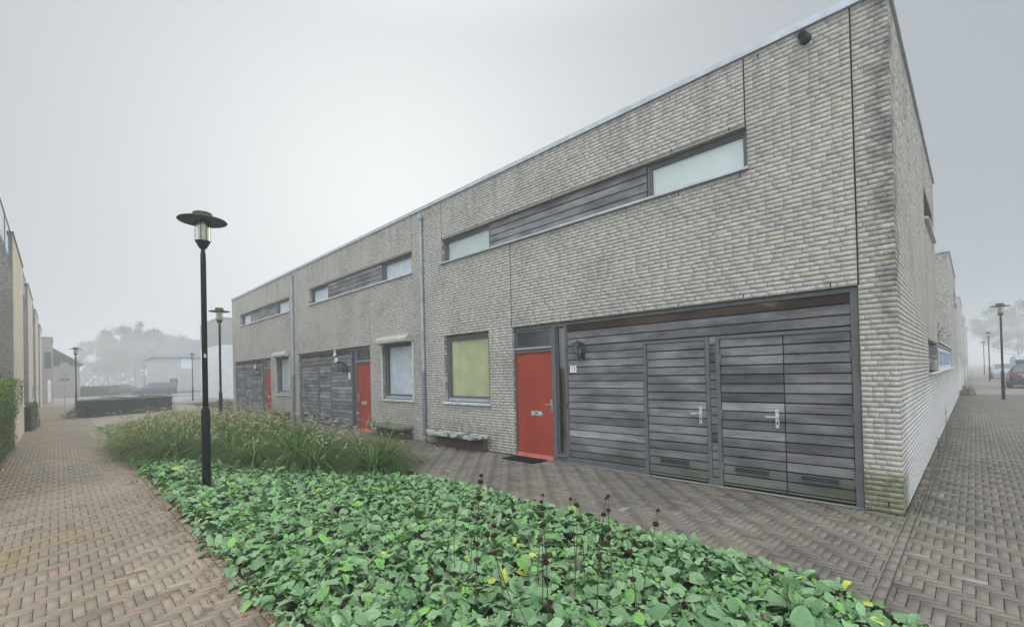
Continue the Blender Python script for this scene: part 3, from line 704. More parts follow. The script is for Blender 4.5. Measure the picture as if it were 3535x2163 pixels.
def N_(m,s,n): return rng.normal(m,s,n)
# ground cover of felt leaves
COVER1=[(-13.2,-5.5),(-6.4,-5.55),(-2.8,-5.64),(-1.2,-5.66),(-.1,-5.4),(.45,-4.8),(.60,-4.1),(.52,-3.36),(.16,-2.74),(-.5,-2.52),(-1.2,-2.5),(-3.5,-2.45),(-5.7,-2.42),(-6.6,-3.1),(-8.6,-4.1),(-10.5,-4.75)]
COVER2=[(-22.9,-5.2),(-22.2,-5.6),(-18.0,-5.42),(-16.5,-5.0),(-19,-4.5),(-21.5,-3.6),(-23,-4.2)]
def edge_dist(poly,x,y):
    d=np.full(len(x),9.)
    for i in range(len(poly)):
        a=np.array(poly[i]);b=np.array(poly[(i+1)%len(poly)]); ab=b-a
        t=np.clip(((x-a[0])*ab[0]+(y-a[1])*ab[1])/(ab@ab),0,1); d=np.minimum(d,np.hypot(x-a[0]-t*ab[0],y-a[1]-t*ab[1]))
    return d
def cover(name,poly,label):
    xs=[p[0] for p in poly];ys=[p[1] for p in poly]; A=(max(xs)-min(xs))*(max(ys)-min(ys))
    n=int(A*62); x=rng.uniform(min(xs),max(xs),n); y=rng.uniform(min(ys),max(ys),n); m=inside(poly,x,y); x,y=x[m],y[m]
    ed=edge_dist(poly,x,y); la=LA()
    dist=np.hypot(x-.6,y+6.7)
    for fine in (0,1,2):
        sel=((dist<4.6),(dist>=4.6)&(dist<8),(dist>=8))[fine]; px,py,pe=x[sel],y[sel],ed[sel]
        if not len(px): continue
        k=12; pid=np.repeat(np.arange(len(px)),k); n=len(pid)
        hh=(.045+.135*np.clip(pe/.35,0,1)*(.72+.28*np.sin(px*2.3+1)*np.sin(py*2.9))*rng.uniform(.55,1.3,len(px)))
        rad=rng.uniform(0,1,n)**.6; az=rng.uniform(0,2*PI,n)
        bx=px[pid]+np.cos(az)*rad*.10; by=py[pid]+np.sin(az)*rad*.10
        bz=hh[pid]*(1-.50*rad)*rng.uniform(.75,1.1,n)+.01
        L=np.clip(.087*np.exp(N_(0,.33,n)),.04,.20)*(.8+.35*rad); Wd=L*np.clip(N_(.60,.09,n),.40,.85)
        pit=np.clip(.95-1.15*rad+N_(0,.34,n),-.6,1.45); curv=np.clip(N_(1.0,.45,n),.1,2.2)
        fold=np.clip(N_(-.05,.48,n),-.8,1.0); wave=np.abs(N_(.006,.0035,n)); roll=N_(0,.36,n)
        ptone=rng.normal(0,1,len(px))[pid]; q=rng.random(n)
        c1=np.array([.045,.122,.032]);c2=np.array([.205,.318,.148]);c3=np.array([.105,.27,.022]);c4=np.array([.50,.50,.035]);c5=np.array([.075,.050,.028])
        f=np.clip(.45+.22*ptone+N_(0,.22,n),0,1)[:,None]; col=c1*(1-f)+c2*f
        g=(q<.10)[:,None]; col=np.where(g,c3*rng.uniform(.8,1.35,(n,1)),col)
        patch=np.clip(np.sin(px*1.7+2)*np.sin(py*2.1+.5),0,1)[pid]
        col=np.where((q>1-.012-.05*patch**2)[:,None],c4*rng.uniform(.7,1.1,(n,1)),col)
        col=np.where(((q>.15)&(q<.165+.05*(pe[pid]<.15)))[:,None],c5,col)
        col=col*rng.uniform(.86,1.14,(n,1))
        res=((4,8),(4,6),(4,5))[fine]
        la.add(leaves(np.stack([bx,by,bz],1),az,pit,L,Wd,curv,fold,wave,col,*res,roll=roll))
    o=la.build(name,LEAF); return tag(o,label,'ground cover',None,'stuff')
cover('felt_leaf_cover',COVER1,'grey green felt-leaved ground cover filling the front of the bed')
cover('felt_leaf_cover',COVER2,'lighter patch of felt-leaved ground cover at the far end of the bed')
# dead leaves and debris on the edge of the path
la=LA(); n=950
t=rng.uniform(-13,-1.5,n); y=-5.58-np.abs(N_(0,.10,n))*(1+.9*(np.sin(t*3.1)>.3)); 
la.add(leaves(np.stack([t,y,np.full(n,.012)+rng.uniform(0,.02,n)],1),rng.uniform(0,6.28,n),N_(.15,.25,n),rng.uniform(.025,.075,n),rng.uniform(.006,.026,n),N_(.4,.8,n),N_(.3,.4,n),np.full(n,.003),np.array([.16,.085,.042])*rng.uniform(.45,1.7,(n,1)),2,3))
n=260; t=np.abs(N_(0,.09,n))+.02; yy=rng.uniform(-.1,24,n)
la.add(leaves(np.stack([t,yy,np.full(n,.01)],1),rng.uniform(0,6.28,n),N_(.2,.3,n),rng.uniform(.02,.06,n),rng.uniform(.006,.02,n),N_(.4,.8,n),N_(.3,.4,n),np.full(n,.003),np.array([.085,.06,.03])*rng.uniform(.45,1.5,(n,1)),2,3))
n=140; t=rng.uniform(-6,2,n); y=rng.uniform(-9,-5.6,n)
la.add(leaves(np.stack([t,y,np.full(n,.008)],1),rng.uniform(0,6.28,n),N_(.1,.2,n),rng.uniform(.012,.035,n),rng.uniform(.004,.012,n),N_(.4,.8,n),N_(.3,.4,n),np.full(n,.002),np.array([.06,.04,.025])*rng.uniform(.45,1.5,(n,1)),2,3))
tag(la.build('leaf_litter',GRASSM),'brown dead leaves scattered along the edges of the paving','litter',None,'stuff')
# dried seed stalks
ST=[(-1.89,-4.68,-1.83,-4.62,1.0,[1,.955,.845,.84,.70,.52,.41]),(-2.12,-4.72,-2.0,-4.55,.73,[.98,.66]),(-2.42,-4.42,-2.41,-4.41,.63,[.94]),(-1.46,-4.65,-1.59,-4.78,.71,[.97,.80]),(-1.81,-4.44,-1.87,-4.49,.68,[.99,.9,.8]),
(-1.45,-4.40,-1.45,-4.40,.88,[1,.90,.78,.54,.5]),(-1.53,-4.35,-1.52,-4.35,.82,[.99,.88]),(-1.77,-4.11,-1.78,-4.11,.53,[.99,.8]),(-1.46,-4.07,-1.48,-4.08,.78,[1,.88,.68]),(-1.46,-3.97,-1.48,-3.99,.71,[1,.86]),(-1.69,-3.77,-1.68,-3.76,.66,[.97]),
(-1.25,-4.14,-1.18,-4.09,.84,[1,.87,.53]),(-1.29,-3.89,-1.28,-3.89,.80,[1,.87,.62]),(-.97,-4.0,-1.07,-4.06,.65,[.98,.78,.5]),(-1.09,-3.83,-.98,-3.76,.73,[1,.87,.66]),(-2.31,-4.33,-2.32,-4.33,.41,[.95]),(-2.6,-3.93,-2.58,-3.91,.34,[1,.7]),(-2.83,-4.21,-2.86,-4.24,.50,[1.]),(-3.6,-4.6,-3.58,-4.6,.5,[]),(-1.15,-4.75,-1.22,-4.9,.42,[])]
SL=['tallest dry stalk of the bed, with stacked brown seed heads','dry stalk leaning right beside the tallest one','short upright dry stalk with a single high seed head behind the leaning one','bare straw stalk leaning left over the front leaves','thin stalk with three seed heads between the tallest stalk and the middle clump',
'thickest stalk of the middle clump with a dense lower seed head','close companion stalk touching the thickest middle stalk','short stalk left of the middle clump with two heads','stalk of the three-stalk group with three spaced heads','right stalk of the three-stalk group','bare topped stalk behind the three-stalk group',
'leaning stalk with a big low seed head, next to a straight one','straight stalk right of the leaning one','short bushy stalk with dark heads near the pale rosette','rightmost dry stalk, leaning right against the paving','very short stalk in front of the tallest one','short stalk with two heads deep in the green leaves','lone thin stalk far left with one small head','thin headless stalk in the middle of the bed','thin headless stalk near the bottom edge of the bed']
for (x,y,tx,ty,h,hd),lb in zip(ST,SL):
    r=thing('dried_seed_stalk',lb,'seed stalk',(x,y,0),0,'dried seed stalks standing out of the bed')
    P=lambda k:((tx-x)*k+.012*math.sin(k*5+x*9),(ty-y)*k+.012*math.cos(k*4+y*7)-.012,h*k)
    mb=MB(); mb.tube([P(k/7) for k in range(8)],[.0042-.0022*k/7 for k in range(8)],6); mb.build('stem',STALK,r,smooth=True)
    for q in hd:
        c=Vector(P(q)); s=random.uniform(.0165,.0225)*(.62 if q>.97 else 1)
        mb=MB(); vs=[]; nn=10
        pr=[(s*math.sin(PI*k/6)*(1+.12*math.sin(k*3+x*40)),-s*.78*math.cos(PI*k/6)) for k in range(1,6)]
        mb.lathe(pr,tuple(c),nn)
        for k in range(26):
            a=random.uniform(0,2*PI);e=random.uniform(-.7,.9); d=Vector((math.cos(a)*math.cos(e),math.sin(a)*math.cos(e),math.sin(e)))
            mb.tube([c+d*s*.7,c+d*s*random.uniform(1.15,1.45)],[.0032,.0006],3)
        mb.build('seed_head',SEEDH,r)
# ornamental grass clumps
def clump(gold,seed):
    la=LA(); n=640; az=rng.uniform(0,2*PI,n); rad=rng.uniform(0,1,n)**.7
    b=np.stack([np.cos(az)*rad*.12,np.sin(az)*rad*.12,np.zeros(n)],1); az2=az+N_(0,.5,n)
    L=np.clip(N_(.86,.17,n),.35,1.25); pit=np.clip(1.5-.85*rad+N_(0,.14,n),.3,1.6); curv=np.clip(N_(1.95,.55,n),.4,3.1)
    g1=np.array([.018,.062,.010]);g2=np.array([.075,.170,.026]);g3=np.array([.34,.31,.07]);g4=np.array([.42,.35,.19])
    f=np.clip(rng.uniform(0,1,n)[:,None],0,1); col=g1*(1-f)+g2*f
    q=rng.random(n); col=np.where((q<.04+.46*gold)[:,None],g3*rng.uniform(.7,1.2,(n,1)),col); col=np.where((q>.95-.06*gold)[:,None],g4,col)
    la.add(leaves(b,az2,pit,L,np.full(n,.0095),curv,np.full(n,.3),np.zeros(n),col,1,6,shape='blade',edge=0,rib=0))
    # hanging dead blades at the foot
    m=45; a=rng.uniform(0,6.28,m)
    la.add(leaves(np.stack([np.cos(a)*.1,np.sin(a)*.1,np.full(m,.03)],1),a,N_(.9,.2,m),N_(.45,.1,m),np.full(m,.006),N_(2.2,.4,m),np.full(m,.3),np.zeros(m),np.array([.14,.11,.06])*rng.uniform(.4,1.4,(m,1)),1,5,shape='blade',edge=0,rib=0))
    me1=la
    ls=LA(); m=int(13+32*gold); a=rng.uniform(0,6.28,m); rd=rng.uniform(.0,1,m)**.6
    Ls=N_(.86,.08,m); pt=1.48-.75*rd; cv=np.clip(N_(.8,.25,m),.2,1.5)
    bs=np.stack([np.cos(a)*.08,np.sin(a)*.08,np.zeros(m)],1)
    ls.add(leaves(bs,a,pt,Ls,np.full(m,.0035),cv,np.zeros(m),np.zeros(m),np.tile([.22,.20,.10],(m,1)),1,6,shape='blade',edge=0,rib=0))
    # spikes: bristles round the stalk end
    for i in range(m):
        th=np.linspace(0,1,25); tt=pt[i]-cv[i]*th; rr=np.cumsum(np.cos(tt))*Ls[i]/25; zz=np.cumsum(np.sin(tt))*Ls[i]/25
        k=46; s=rng.uniform(.0,1,k); e=pt[i]-cv[i]
        dl=.095; drop=1.3
        ang=e-drop*s
        pr=rr[-1]+s*dl*np.cos(e-drop*s/2); pz=zz[-1]+s*dl*np.sin(e-drop*s/2)
        base=np.stack([bs[i,0]+pr*math.cos(a[i]),bs[i,1]+pr*math.sin(a[i]),pz],1)
        cc=np.array([.66,.58,.40])*rng.uniform(.65,1.25,(k,1))
        ls.add(leaves(base,rng.uniform(0,6.28,k),rng.uniform(-1.2,1.4,k),np.sin(PI*np.clip(s*.9+.08,0,1))*.016+.006,np.full(k,.0058),np.zeros(k),np.zeros(k),np.zeros(k),cc,1,1,edge=0,rib=0,shape='blade'))
    return me1,ls
GC=[]
for k,gold in enumerate((0,.1,.25,.8,1.)):
    r=thing('ornamental_grass','',"grass clump",(0,0,0),0,'fountain grass clumps in the bed'); r['kind']='thing'; a,b=clump(gold,k); a.build('blades',GRASSM,r,False); b.build('flower_spikes',SEEDM,r,False); GC.append(r)
GPOLY=[(-6.5,-2.75),(-7.2,-3.3),(-8.9,-4.15),(-11.0,-4.8),(-12.5,-5.25),(-15,-5.4),(-17.5,-5.2),(-19.5,-4.3),(-22.2,-3.4),(-22.2,-2.1),(-14,-2.05),(-9,-2.1),(-6.8,-2.1)]
pts=[]
tries=0
while tries<9000:
    tries+=1; x=random.uniform(-22.4,-5.8); y=random.uniform(-5.4,-2.0)
    if inside(GPOLY,[x],[y])[0] and all((x-a)**2+(y-b)**2> .70**2 for a,b in pts): pts.append((x,y))
pts.sort(key=lambda p:-p[0]); used=set()
for i,(x,y) in enumerate(pts):
    gold=np.clip((-10.5-x)/7,0,1); k=min(int(gold*3.2+random.random()*1.7),4)
    sc=random.uniform(.98,1.26); src=GC[k]
    if i==0: lb='dark green fountain grass clump at the near right end of the grasses'
    elif gold<.4: lb='dark green fountain grass clump among the grasses nearest the red doors'
    else: lb='straw gold fountain grass clump massed in the far part of the bed'
    if k not in used: used.add(k); o=src; o.location=(x,y,0); o.rotation_euler=(0,0,random.uniform(0,6)); o.scale=(sc,)*3; o['label']=lb
    else: o=dup(src,(x,y,0),random.uniform(0,6),lb,sc=sc)
for k in range(5):
    if k not in used:
        for c in kids(GC[k]): bpy.data.objects.remove(c)
        bpy.data.objects.remove(GC[k])
# hedges: leaf shell over a dark core
def hedge(name,label,cat,o,u,v,L,D,H,n,c1,c2,size=.045,flare=0,group=None,rough=.05,yel=.0):
    r=thing(name,label,cat,(o[0],o[1],0),0,group); o=np.zeros(2); u=np.array(u,float);u/=np.linalg.norm(u); v=np.array([-u[1],u[0]])*(1 if v>0 else -1)
    la=LA(); ar=[L*H,L*H,D*H,D*H,L*D]; tot=sum(ar)
    for fi,a in enumerate(ar):
        k=int(n*a/tot); s=rng.uniform(0,1,k); t=rng.uniform(0,1,k); dp=np.abs(N_(0,rough,k))
        if fi==0: lu,lv,z=s*L,dp,t*H; nx=-v
        elif fi==1: lu,lv,z=s*L,D-dp,t*H; nx=v
        elif fi==2: lu,lv,z=dp,s*D,t*H; nx=-u
        elif fi==3: lu,lv,z=L-dp,s*D,t*H; nx=u
        else: lu,lv,z=s*L,t*D,H-dp*.8; nx=None
        bump=.05*np.sin(lu*3.1+z*4)+.04*np.sin(lv*4.3+lu*2.2)
        if nx is None: z=z+bump
        else: lu=lu+bump*(nx@u); lv=lv+bump*(nx@v)
        fl=flare*(z/H-.5); lv=lv-fl
        xy=o+lu[:,None]*u+lv[:,None]*v
        az=rng.uniform(0,6.28,k) if nx is None else math.atan2(nx[1],nx[0])+N_(0,.9,k)
        f=np.clip(rng.uniform(0,1,k)*.7+.3*np.clip(np.sin(lu*2.3+1.3*z)*np.sin(z*3.1+lv),0,1),0,1)[:,None]; col=np.array(c1)*(1-f)+np.array(c2)*f
        if yel: col=np.where((rng.random(k)<yel*(.3+z/H))[:,None],np.array([.26,.30,.045])*rng.uniform(.7,1.1,(k,1)),col)
        la.add(leaves(np.stack([xy[:,0],xy[:,1],z],1),az,N_(.35,.6,k),np.clip(N_(size,size*.22,k),size*.4,size*1.7),np.full(k,size*.55),N_(.5,.5,k),N_(.3,.2,k),np.zeros(k),col,2,2,shape='x',edge=0,rib=.1))
    la.build('foliage',HEDGEM,r,False)
    mb=MB(); i=.09; q=[o+u*a+v*b for a,b in((i,i+.04),(L-i,i+.04),(L-i,D-i),(i,D-i))]; mb.prism([tuple(p) for p in q],.0,H-i); 
    mb.build('dark_core',HCORE,r)  # solid dark filler block added inside the leaf shell
    return r
hedge('hedge','tall bright green clipped hedge at the left edge of the path','hedge',(-17.6,-7.5),(1,0),-1,8.6,1.5,1.80,30000,(.025,.08,.012),(.15,.27,.035),.05,.16,'clipped hedges',.07,.16)
hedge('hedge','small dark square hedge against the next cream house, left of the path','hedge',(-26.2,-7.28),(1,0),-1,2.5,1.5,.98,9000,(.022,.04,.018),(.055,.085,.035),.04,0,'clipped hedges')
hedge('hedge','long low dark box hedge crossing behind the gold grasses','hedge',(-30.4,-5.6),(-.50,.87),1,4.4,1.1,.90,11000,(.022,.036,.02),(.06,.085,.045),.045,0,'clipped hedges')
def bush(name,label,cat,x,y,rx,ry,h,n,c1,c2,size,group=None,shape='x',z0=0.,rg=.35):
    r=thing(name,label,cat,(x,y,z0),0,group); d=rng.normal(0,1,(n,3)); d/=np.linalg.norm(d,axis=1)[:,None]; d[:,2]=np.abs(d[:,2]); q=rng.uniform(rg,1,n)[:,None]**.5
    p=d*q*np.array([rx,ry,h])*(1+.18*np.sin(d[:,:1]*7+d[:,2:]*5)); f=rng.uniform(0,1,(n,1)); la=LA()
    la.add(leaves(p,np.arctan2(d[:,1],d[:,0])+N_(0,.8,n),N_(.4,.5,n),np.clip(N_(size,size*.25,n),size*.4,size*2),np.full(n,size*.5),N_(.6,.4,n),N_(.3,.2,n),np.zeros(n),np.array(c1)*(1-f)+np.array(c2)*f,2,2,shape=shape,edge=0))
    la.build('foliage',HEDGEM,r,False)
    mb=MB(); 
    for k in range(5): a=k*1.3; mb.tube([(0,0,0),(rx*.3*math.cos(a),ry*.3*math.sin(a),h*.4),(rx*.6*math.cos(a),ry*.6*math.sin(a),h*.75)],[.012,.008,.004],5)
    mb.build('stem',BARK,r); return r
bush('shrub','loose light green shrub at the left foot of the box hedge','shrub',-31.2,-6.0,.75,.55,.5,1500,(.05,.085,.035),(.15,.19,.10),.07)
bush('shrub','small green shrub at the far end corner of the brick row','shrub',-28.3,-.3,.6,.5,.75,1500,(.04,.08,.03),(.13,.17,.06),.06)
bush('shrub','rust brown dry shrub against the lane wall','shrub',.28,26.4,.3,.7,.5,1400,(.09,.035,.016),(.20,.085,.035),.05)
bush('seedling','sprig of leaves rooted on top of the garden wall','plant',-.06,8.6,.22,.35,.5,90,(.05,.08,.04),(.12,.15,.08),.10,None,'x',2.23,.2)
bush('weed','leafy weed on the brick path under the tall hedge','weed',-6.75,-7.72,.26,.22,.2,110,(.04,.10,.02),(.13,.24,.06),.11,'weeds in the paving joints','felt')
bush('weed','reddish brown weed at the left picture edge, below the green one','weed',-5.6,-7.62,.3,.22,.1,130,(.10,.035,.015),(.19,.07,.03),.07,'weeds in the paving joints')
for x,y,h,lb in [(.12,6.9,.75,'tall thin weed growing up the white flank wall'),(.1,4.4,.35,'thin weed at the foot of the flank wall, nearer than the tall one')]:
    r=thing('weed',lb,'weed',(x,y,0),0,'weeds in the paving joints'); mb=MB(); mb.tube([(0,0,0),(.02,.02,h*.5),(.0,.03,h)],[.005,.004,.002],5); mb.build('stem',STALK,r)
    n=60; z=rng.uniform(.1,1,n)*h; la=LA(); la.add(leaves(np.stack([N_(.01,.006,n),N_(.02,.006,n),z],1),rng.uniform(0,6.28,n),N_(.5,.3,n),rng.uniform(.03,.075,n),np.full(n,.014),N_(.6,.3,n),N_(.3,.2,n),np.zeros(n),np.array([.10,.13,.08])*rng.uniform(.6,1.3,(n,1)),2,2)); la.build('foliage',HEDGEM,r,False)
# pale feathery rosette low in the bed
r=thing('feathery_plant','pale grey green feathery plant low in the front of the bed','plant',(-1.02,-4.62,.08)); n=900; a=rng.uniform(0,6.28,n); q=rng.uniform(0,1,n)**.6
la=LA(); la.add(leaves(np.stack([np.cos(a)*q*.13,np.sin(a)*q*.13,.13*(1-.6*q)+rng.uniform(-.05,.03,n)],1),rng.uniform(0,6.28,n),N_(.7,.5,n),rng.uniform(.03,.07,n),np.full(n,.0035),N_(.4,.5,n),np.zeros(n),np.zeros(n),np.array([.22,.33,.23])*rng.uniform(.7,1.3,(n,1)),1,3,shape='blade',edge=0)); la.build('fronds',LEAF,r,False)

# ------------------------------------------------------------------ street lamps
def make_lamp(label,loc):
    r=thing('street_lamp',label,'street lamp',loc,0,'black street lamps with flat round shades')
    mb=MB(); mb.lathe([(.060,0),(.060,1.20),(.058,1.235),(.042,1.285),(.038,1.30)],n=20); mb.build('base_post',LAMPM,r,True)
    mb=MB(); mb.lathe([(.038,1.29),(.038,3.55),(.036,3.66),(.029,3.69),(.029,3.74)],n=18); mb.build('pole',LAMPM,r,True)
    mb=MB(); mb.lathe([(.03,3.735),(.05,3.75),(.098,3.845),(.104,3.86),(.098,3.862)],n=24); mb.build('lantern_base',LAMPM,r,False)
    mb=MB(); mb.lathe([(.092,3.862),(.092,4.18)],n=28,cap=False); mb.build('lantern_glass',LGLASS,r,True)
    mb=MB(); mb.lathe([(.05,3.862),(.062,3.87),(.062,4.05),(.05,4.14),(.03,4.17)],n=20); mb.build('lamp_core',LCORE,r,True)
    mb=MB()
    for k in range(4): a=PI/4+k*PI/2+.35; mb.tube([(.102*math.cos(a),.102*math.sin(a),3.845),(.102*math.cos(a),.102*math.sin(a),4.19)],.005,6)
    mb.build('cage_rod',LAMPM,r)
    mb=MB(); mb.lathe([(.095,4.178),(.325,4.165),(.332,4.172),(.325,4.182),(.14,4.215),(.10,4.217)],n=40); mb.build('shade',LAMPU,r,False)
    mb=MB(); mb.lathe([(.125,4.214),(.132,4.225),(.132,4.285),(.12,4.30),(.03,4.306)],n=28); mb.build('cap',LAMPU,r,False)
    mb=MB(); mb.lathe([(.11,-.001),(.11,.012),(.062,.02)],n=20); mb.build('foot_collar',LAMPM,r)
    return r
LP=make_lamp('nearest black street lamp, standing in the ground cover beside the path',(-7.79,-5.09,0))
for x,y,s,lb in [(-18.53,-2.54,1,'black street lamp standing in the gold grasses in front of the far red door'),(-37.9,-5.9,.91,'grey looking street lamp beside the end of the brick path, left of the tree'),(-47,1.6,.95,'hazy street lamp by the kerb in front of the hip roofed house'),(-95,3.4,1,'very faint street lamp under the foggy trees'),(1.47,23.4,1,'nearest street lamp of the lane, in front of the dark hatchback'),(1.5,51,1,'second street lamp along the lane, thin in the fog'),(1.45,77,1,'third street lamp along the lane, almost lost in fog')]:
    dup(LP,(x,y,0),random.uniform(0,6),lb,sc=s)
# inspection sticker on the nearest lamp: white plate with the letter B
def text_mesh(txt,size,name,mat,parent,ext=.001):
    cu=bpy.data.curves.new(name,'FONT'); cu.body=txt; cu.size=size; cu.extrude=ext; cu.align_x='CENTER'; cu.align_y='CENTER'
    t=bpy.data.objects.new(name,cu); COL.objects.link(t); dg=bpy.context.evaluated_depsgraph_get(); me=bpy.data.meshes.new_from_object(t.evaluated_get(dg)); bpy.data.objects.remove(t)
    me.materials.clear(); me.materials.append(mat); o=bpy.data.objects.new(name,me); COL.objects.link(o); o.parent=parent; return o
ang=math.atan2(-6.7164+5.09,.596+7.79)+.12
bp=text_mesh('B',.062,'sticker_letter',WHITE,LP); bp.location=(.0405*math.cos(ang),.0405*math.sin(ang),2.08); bp.rotation_euler=(PI/2,0,ang+PI/2)
bp.scale=(1,1.3,1)

# ------------------------------------------------------------------ things on and by the houses
def wall_lantern(label,x,y,z,s=1.):
    r=thing('wall_lantern',label,'wall lamp',(x,y,z),0,'lanterns on the garage fronts'); r.scale=(s,)*3
    mb=MB(); mb.box(-.045,.045,-.03,0,-.19,-.05); mb.tube([(0,-.03,-.14),(0,-.08,-.16),(0,-.13,-.14),(0,-.14,-.10)],.012,8); mb.lathe([(.012,-.17),(.02,-.15),(.01,-.13)],(0,-.13,0),8); mb.build('bracket',BLACK,r,bevel=.004)
    def sq(a,z): return [(-a,-.14-a,z),(a,-.14-a,z),(a,-.14+a,z),(-a,-.14+a,z)]
    mb=MB(); mb.add(sq(.045,-.10)+sq(.05,-.085),[(0,1,5,4),(1,2,6,5),(2,3,7,6),(3,0,4,7),(3,2,1,0),(4,5,6,7)])
    for i,j in ((1,1),(1,-1),(-1,1),(-1,-1)): mb.tube([(i*.048,-.14+j*.048,-.085),(i*.083,-.14+j*.083,.06)],.005,5)
    mb.build('frame',BLACK,r)
    mb=MB(); mb.add(sq(.045,-.085)+sq(.08,.06),[(0,1,5,4),(1,2,6,5),(2,3,7,6),(3,0,4,7)]); mb.build('glass',GLASS,r)
    mb=MB(); mb.lathe([(.012,-.085),(.012,-.03),(.024,.0),(.01,.03)],(0,-.14,0),10); mb.build('bulb',FRAME,r,True)
    mb=MB(); mb.add(sq(.112,.058)+sq(.10,.072)+sq(.07,.11)+sq(.035,.135),[(3,2,1,0),(12,13,14,15)]+[(4*k+i,4*k+(i+1)%4,4*k+4+(i+1)%4,4*k+4+i) for k in range(3) for i in range(4)]); mb.lathe([(.012,.13),(.018,.15),(.008,.17)],(0,-.14,0),10); mb.build('lamp_roof',BLACK,r)
    return r
wall_lantern('black coach lantern above the number 13 plate',fx(-4.36),YS,2.10)
wall_lantern('black round bellied lantern under the white bird on the middle garage',-14.25,YS,2.08,1.1)
wall_lantern('small dark lantern beside the larger one on the middle garage',-13.95,YS,2.02,.85)
wall_lantern('dark lantern on the farthest garage front',-23.15,YS,2.03)
r=thing('number_plate','white house number plate reading 13 on the grey boards','number plate',(fx(-4.575),YS,1.748),0,'house number plates')
mb=MB(); mb.box(-.074,.074,-.014,-.006,-.062,.062); mb.build('plate',WHITE,r,bevel=.004)
t=text_mesh('13',.112,'digits',INK,r,.0006); t.location=(0,-.0155,0); t.rotation_euler=(PI/2,0,0); t.scale=(.95,1,1)
for x,z,w,h,lb in [(-13.79,1.73,.055,.10,'tall white plate on the middle garage, under the lanterns'),(-22.72,1.74,.05,.10,'small white plate on the farthest garage')]:
    mb=MB(); mb.box(-w,w,-.014,-.004,-h,h); tag(mb.build('number_plate',WHITE,None,bevel=.004,loc=(x,YS,z)),lb,'number plate','house number plates')
mb=MB(); mb.lathe([(.03,0),(.03,.012),(.02,.018)],n=14); o=mb.build('bell_push',BLACK,None,loc=(-13.76,YS-.002,1.59)); o.rotation_euler=(PI/2,0,0); tag(o,'round dark bell push below the white plate on the middle garage','doorbell')
def wall_bird(label,x,z,mat,s=1.):
    r=thing('bird_ornament',label,'ornament',(x,YS-.03,z),0,'ornaments on the garage fronts'); r.scale=(s,)*3
    mb=MB(); mb.tube([(-.13,-.03,-.02),(-.06,-.05,.0),(.03,-.06,.01),(.10,-.05,.05),(.14,-.05,.055)],[.008,.035,.05,.03,.006],10); mb.build('body',mat,r,True)
    for sgn in (-1,1):
        mb=MB(); mb.add([(-.03,-.05,.02),(.05,-.05,.03),(.02+.05*sgn,-.04,.20),(-.05+.05*sgn,-.03,.18)],[(0,1,2,3)]); mb.add([(-.03,-.056,.02),(.05,-.056,.03),(.02+.05*sgn,-.046,.20),(-.05+.05*sgn,-.036,.18)],[(3,2,1,0)]); mb.build('wing',mat,r)
    mb=MB(); mb.box(-.10,.10,-.02,.02,-.21,-.05); mb.build('mount',mat,r,bevel=.01)
wall_bird('white gull ornament high on the middle garage front',-14.72,2.43,WHITE,1.05)
wall_bird('white bird ornament on the farthest garage front',-23.55,2.22,WHITE,1.2)
mb=MB(); mb.box(-.42,.42,-.46,-.06,.004,.02); tag(mb.build('doormat',MAT,None,bevel=.004,loc=(-5.66,.03,0)),'black doormat in front of the door of number 13','doormat','doormats')
mb=MB(); mb.box(-.4,.4,-.42,-.04,.004,.022); tag(mb.build('doormat',MAT,None,bevel=.004,loc=(-21.95,0,0)),'dark doormat in front of the farthest red door','doormat','doormats')
def bench(label,xl,xr,mat,flip=False):
    r=thing('stone_bench',label,'bench',((xl+xr)/2,0,0),0,'slab benches under the front windows'); c=(xl+xr)/2; h=(xr-xl)/2
    pl=[(-h,-.012),(-h+.04,-.16),(-h+.45,-.40),(h-.10,-.42),(h,-.34),(h,-.012)]
    mb=MB(); mb.prism(pl,.275,.355); o=mb.build('seat',mat,r,bevel=.018)
    mb=MB(); mb.box(-h*.62,h-.06,-.10,-.012,.0,.272); mb.build('support',DKBR,r,bevel=.006)
    return r
bench('slab bench with peeling white paint under the lime green window',-9.18,-6.93,BENCHP)
bench('grey mossy slab bench under the curtained window of the middle house',-12.15,-9.93,BENCHG)
bench('dark slab bench beside the farthest red door',-21.2,-19.0,BENCHG)

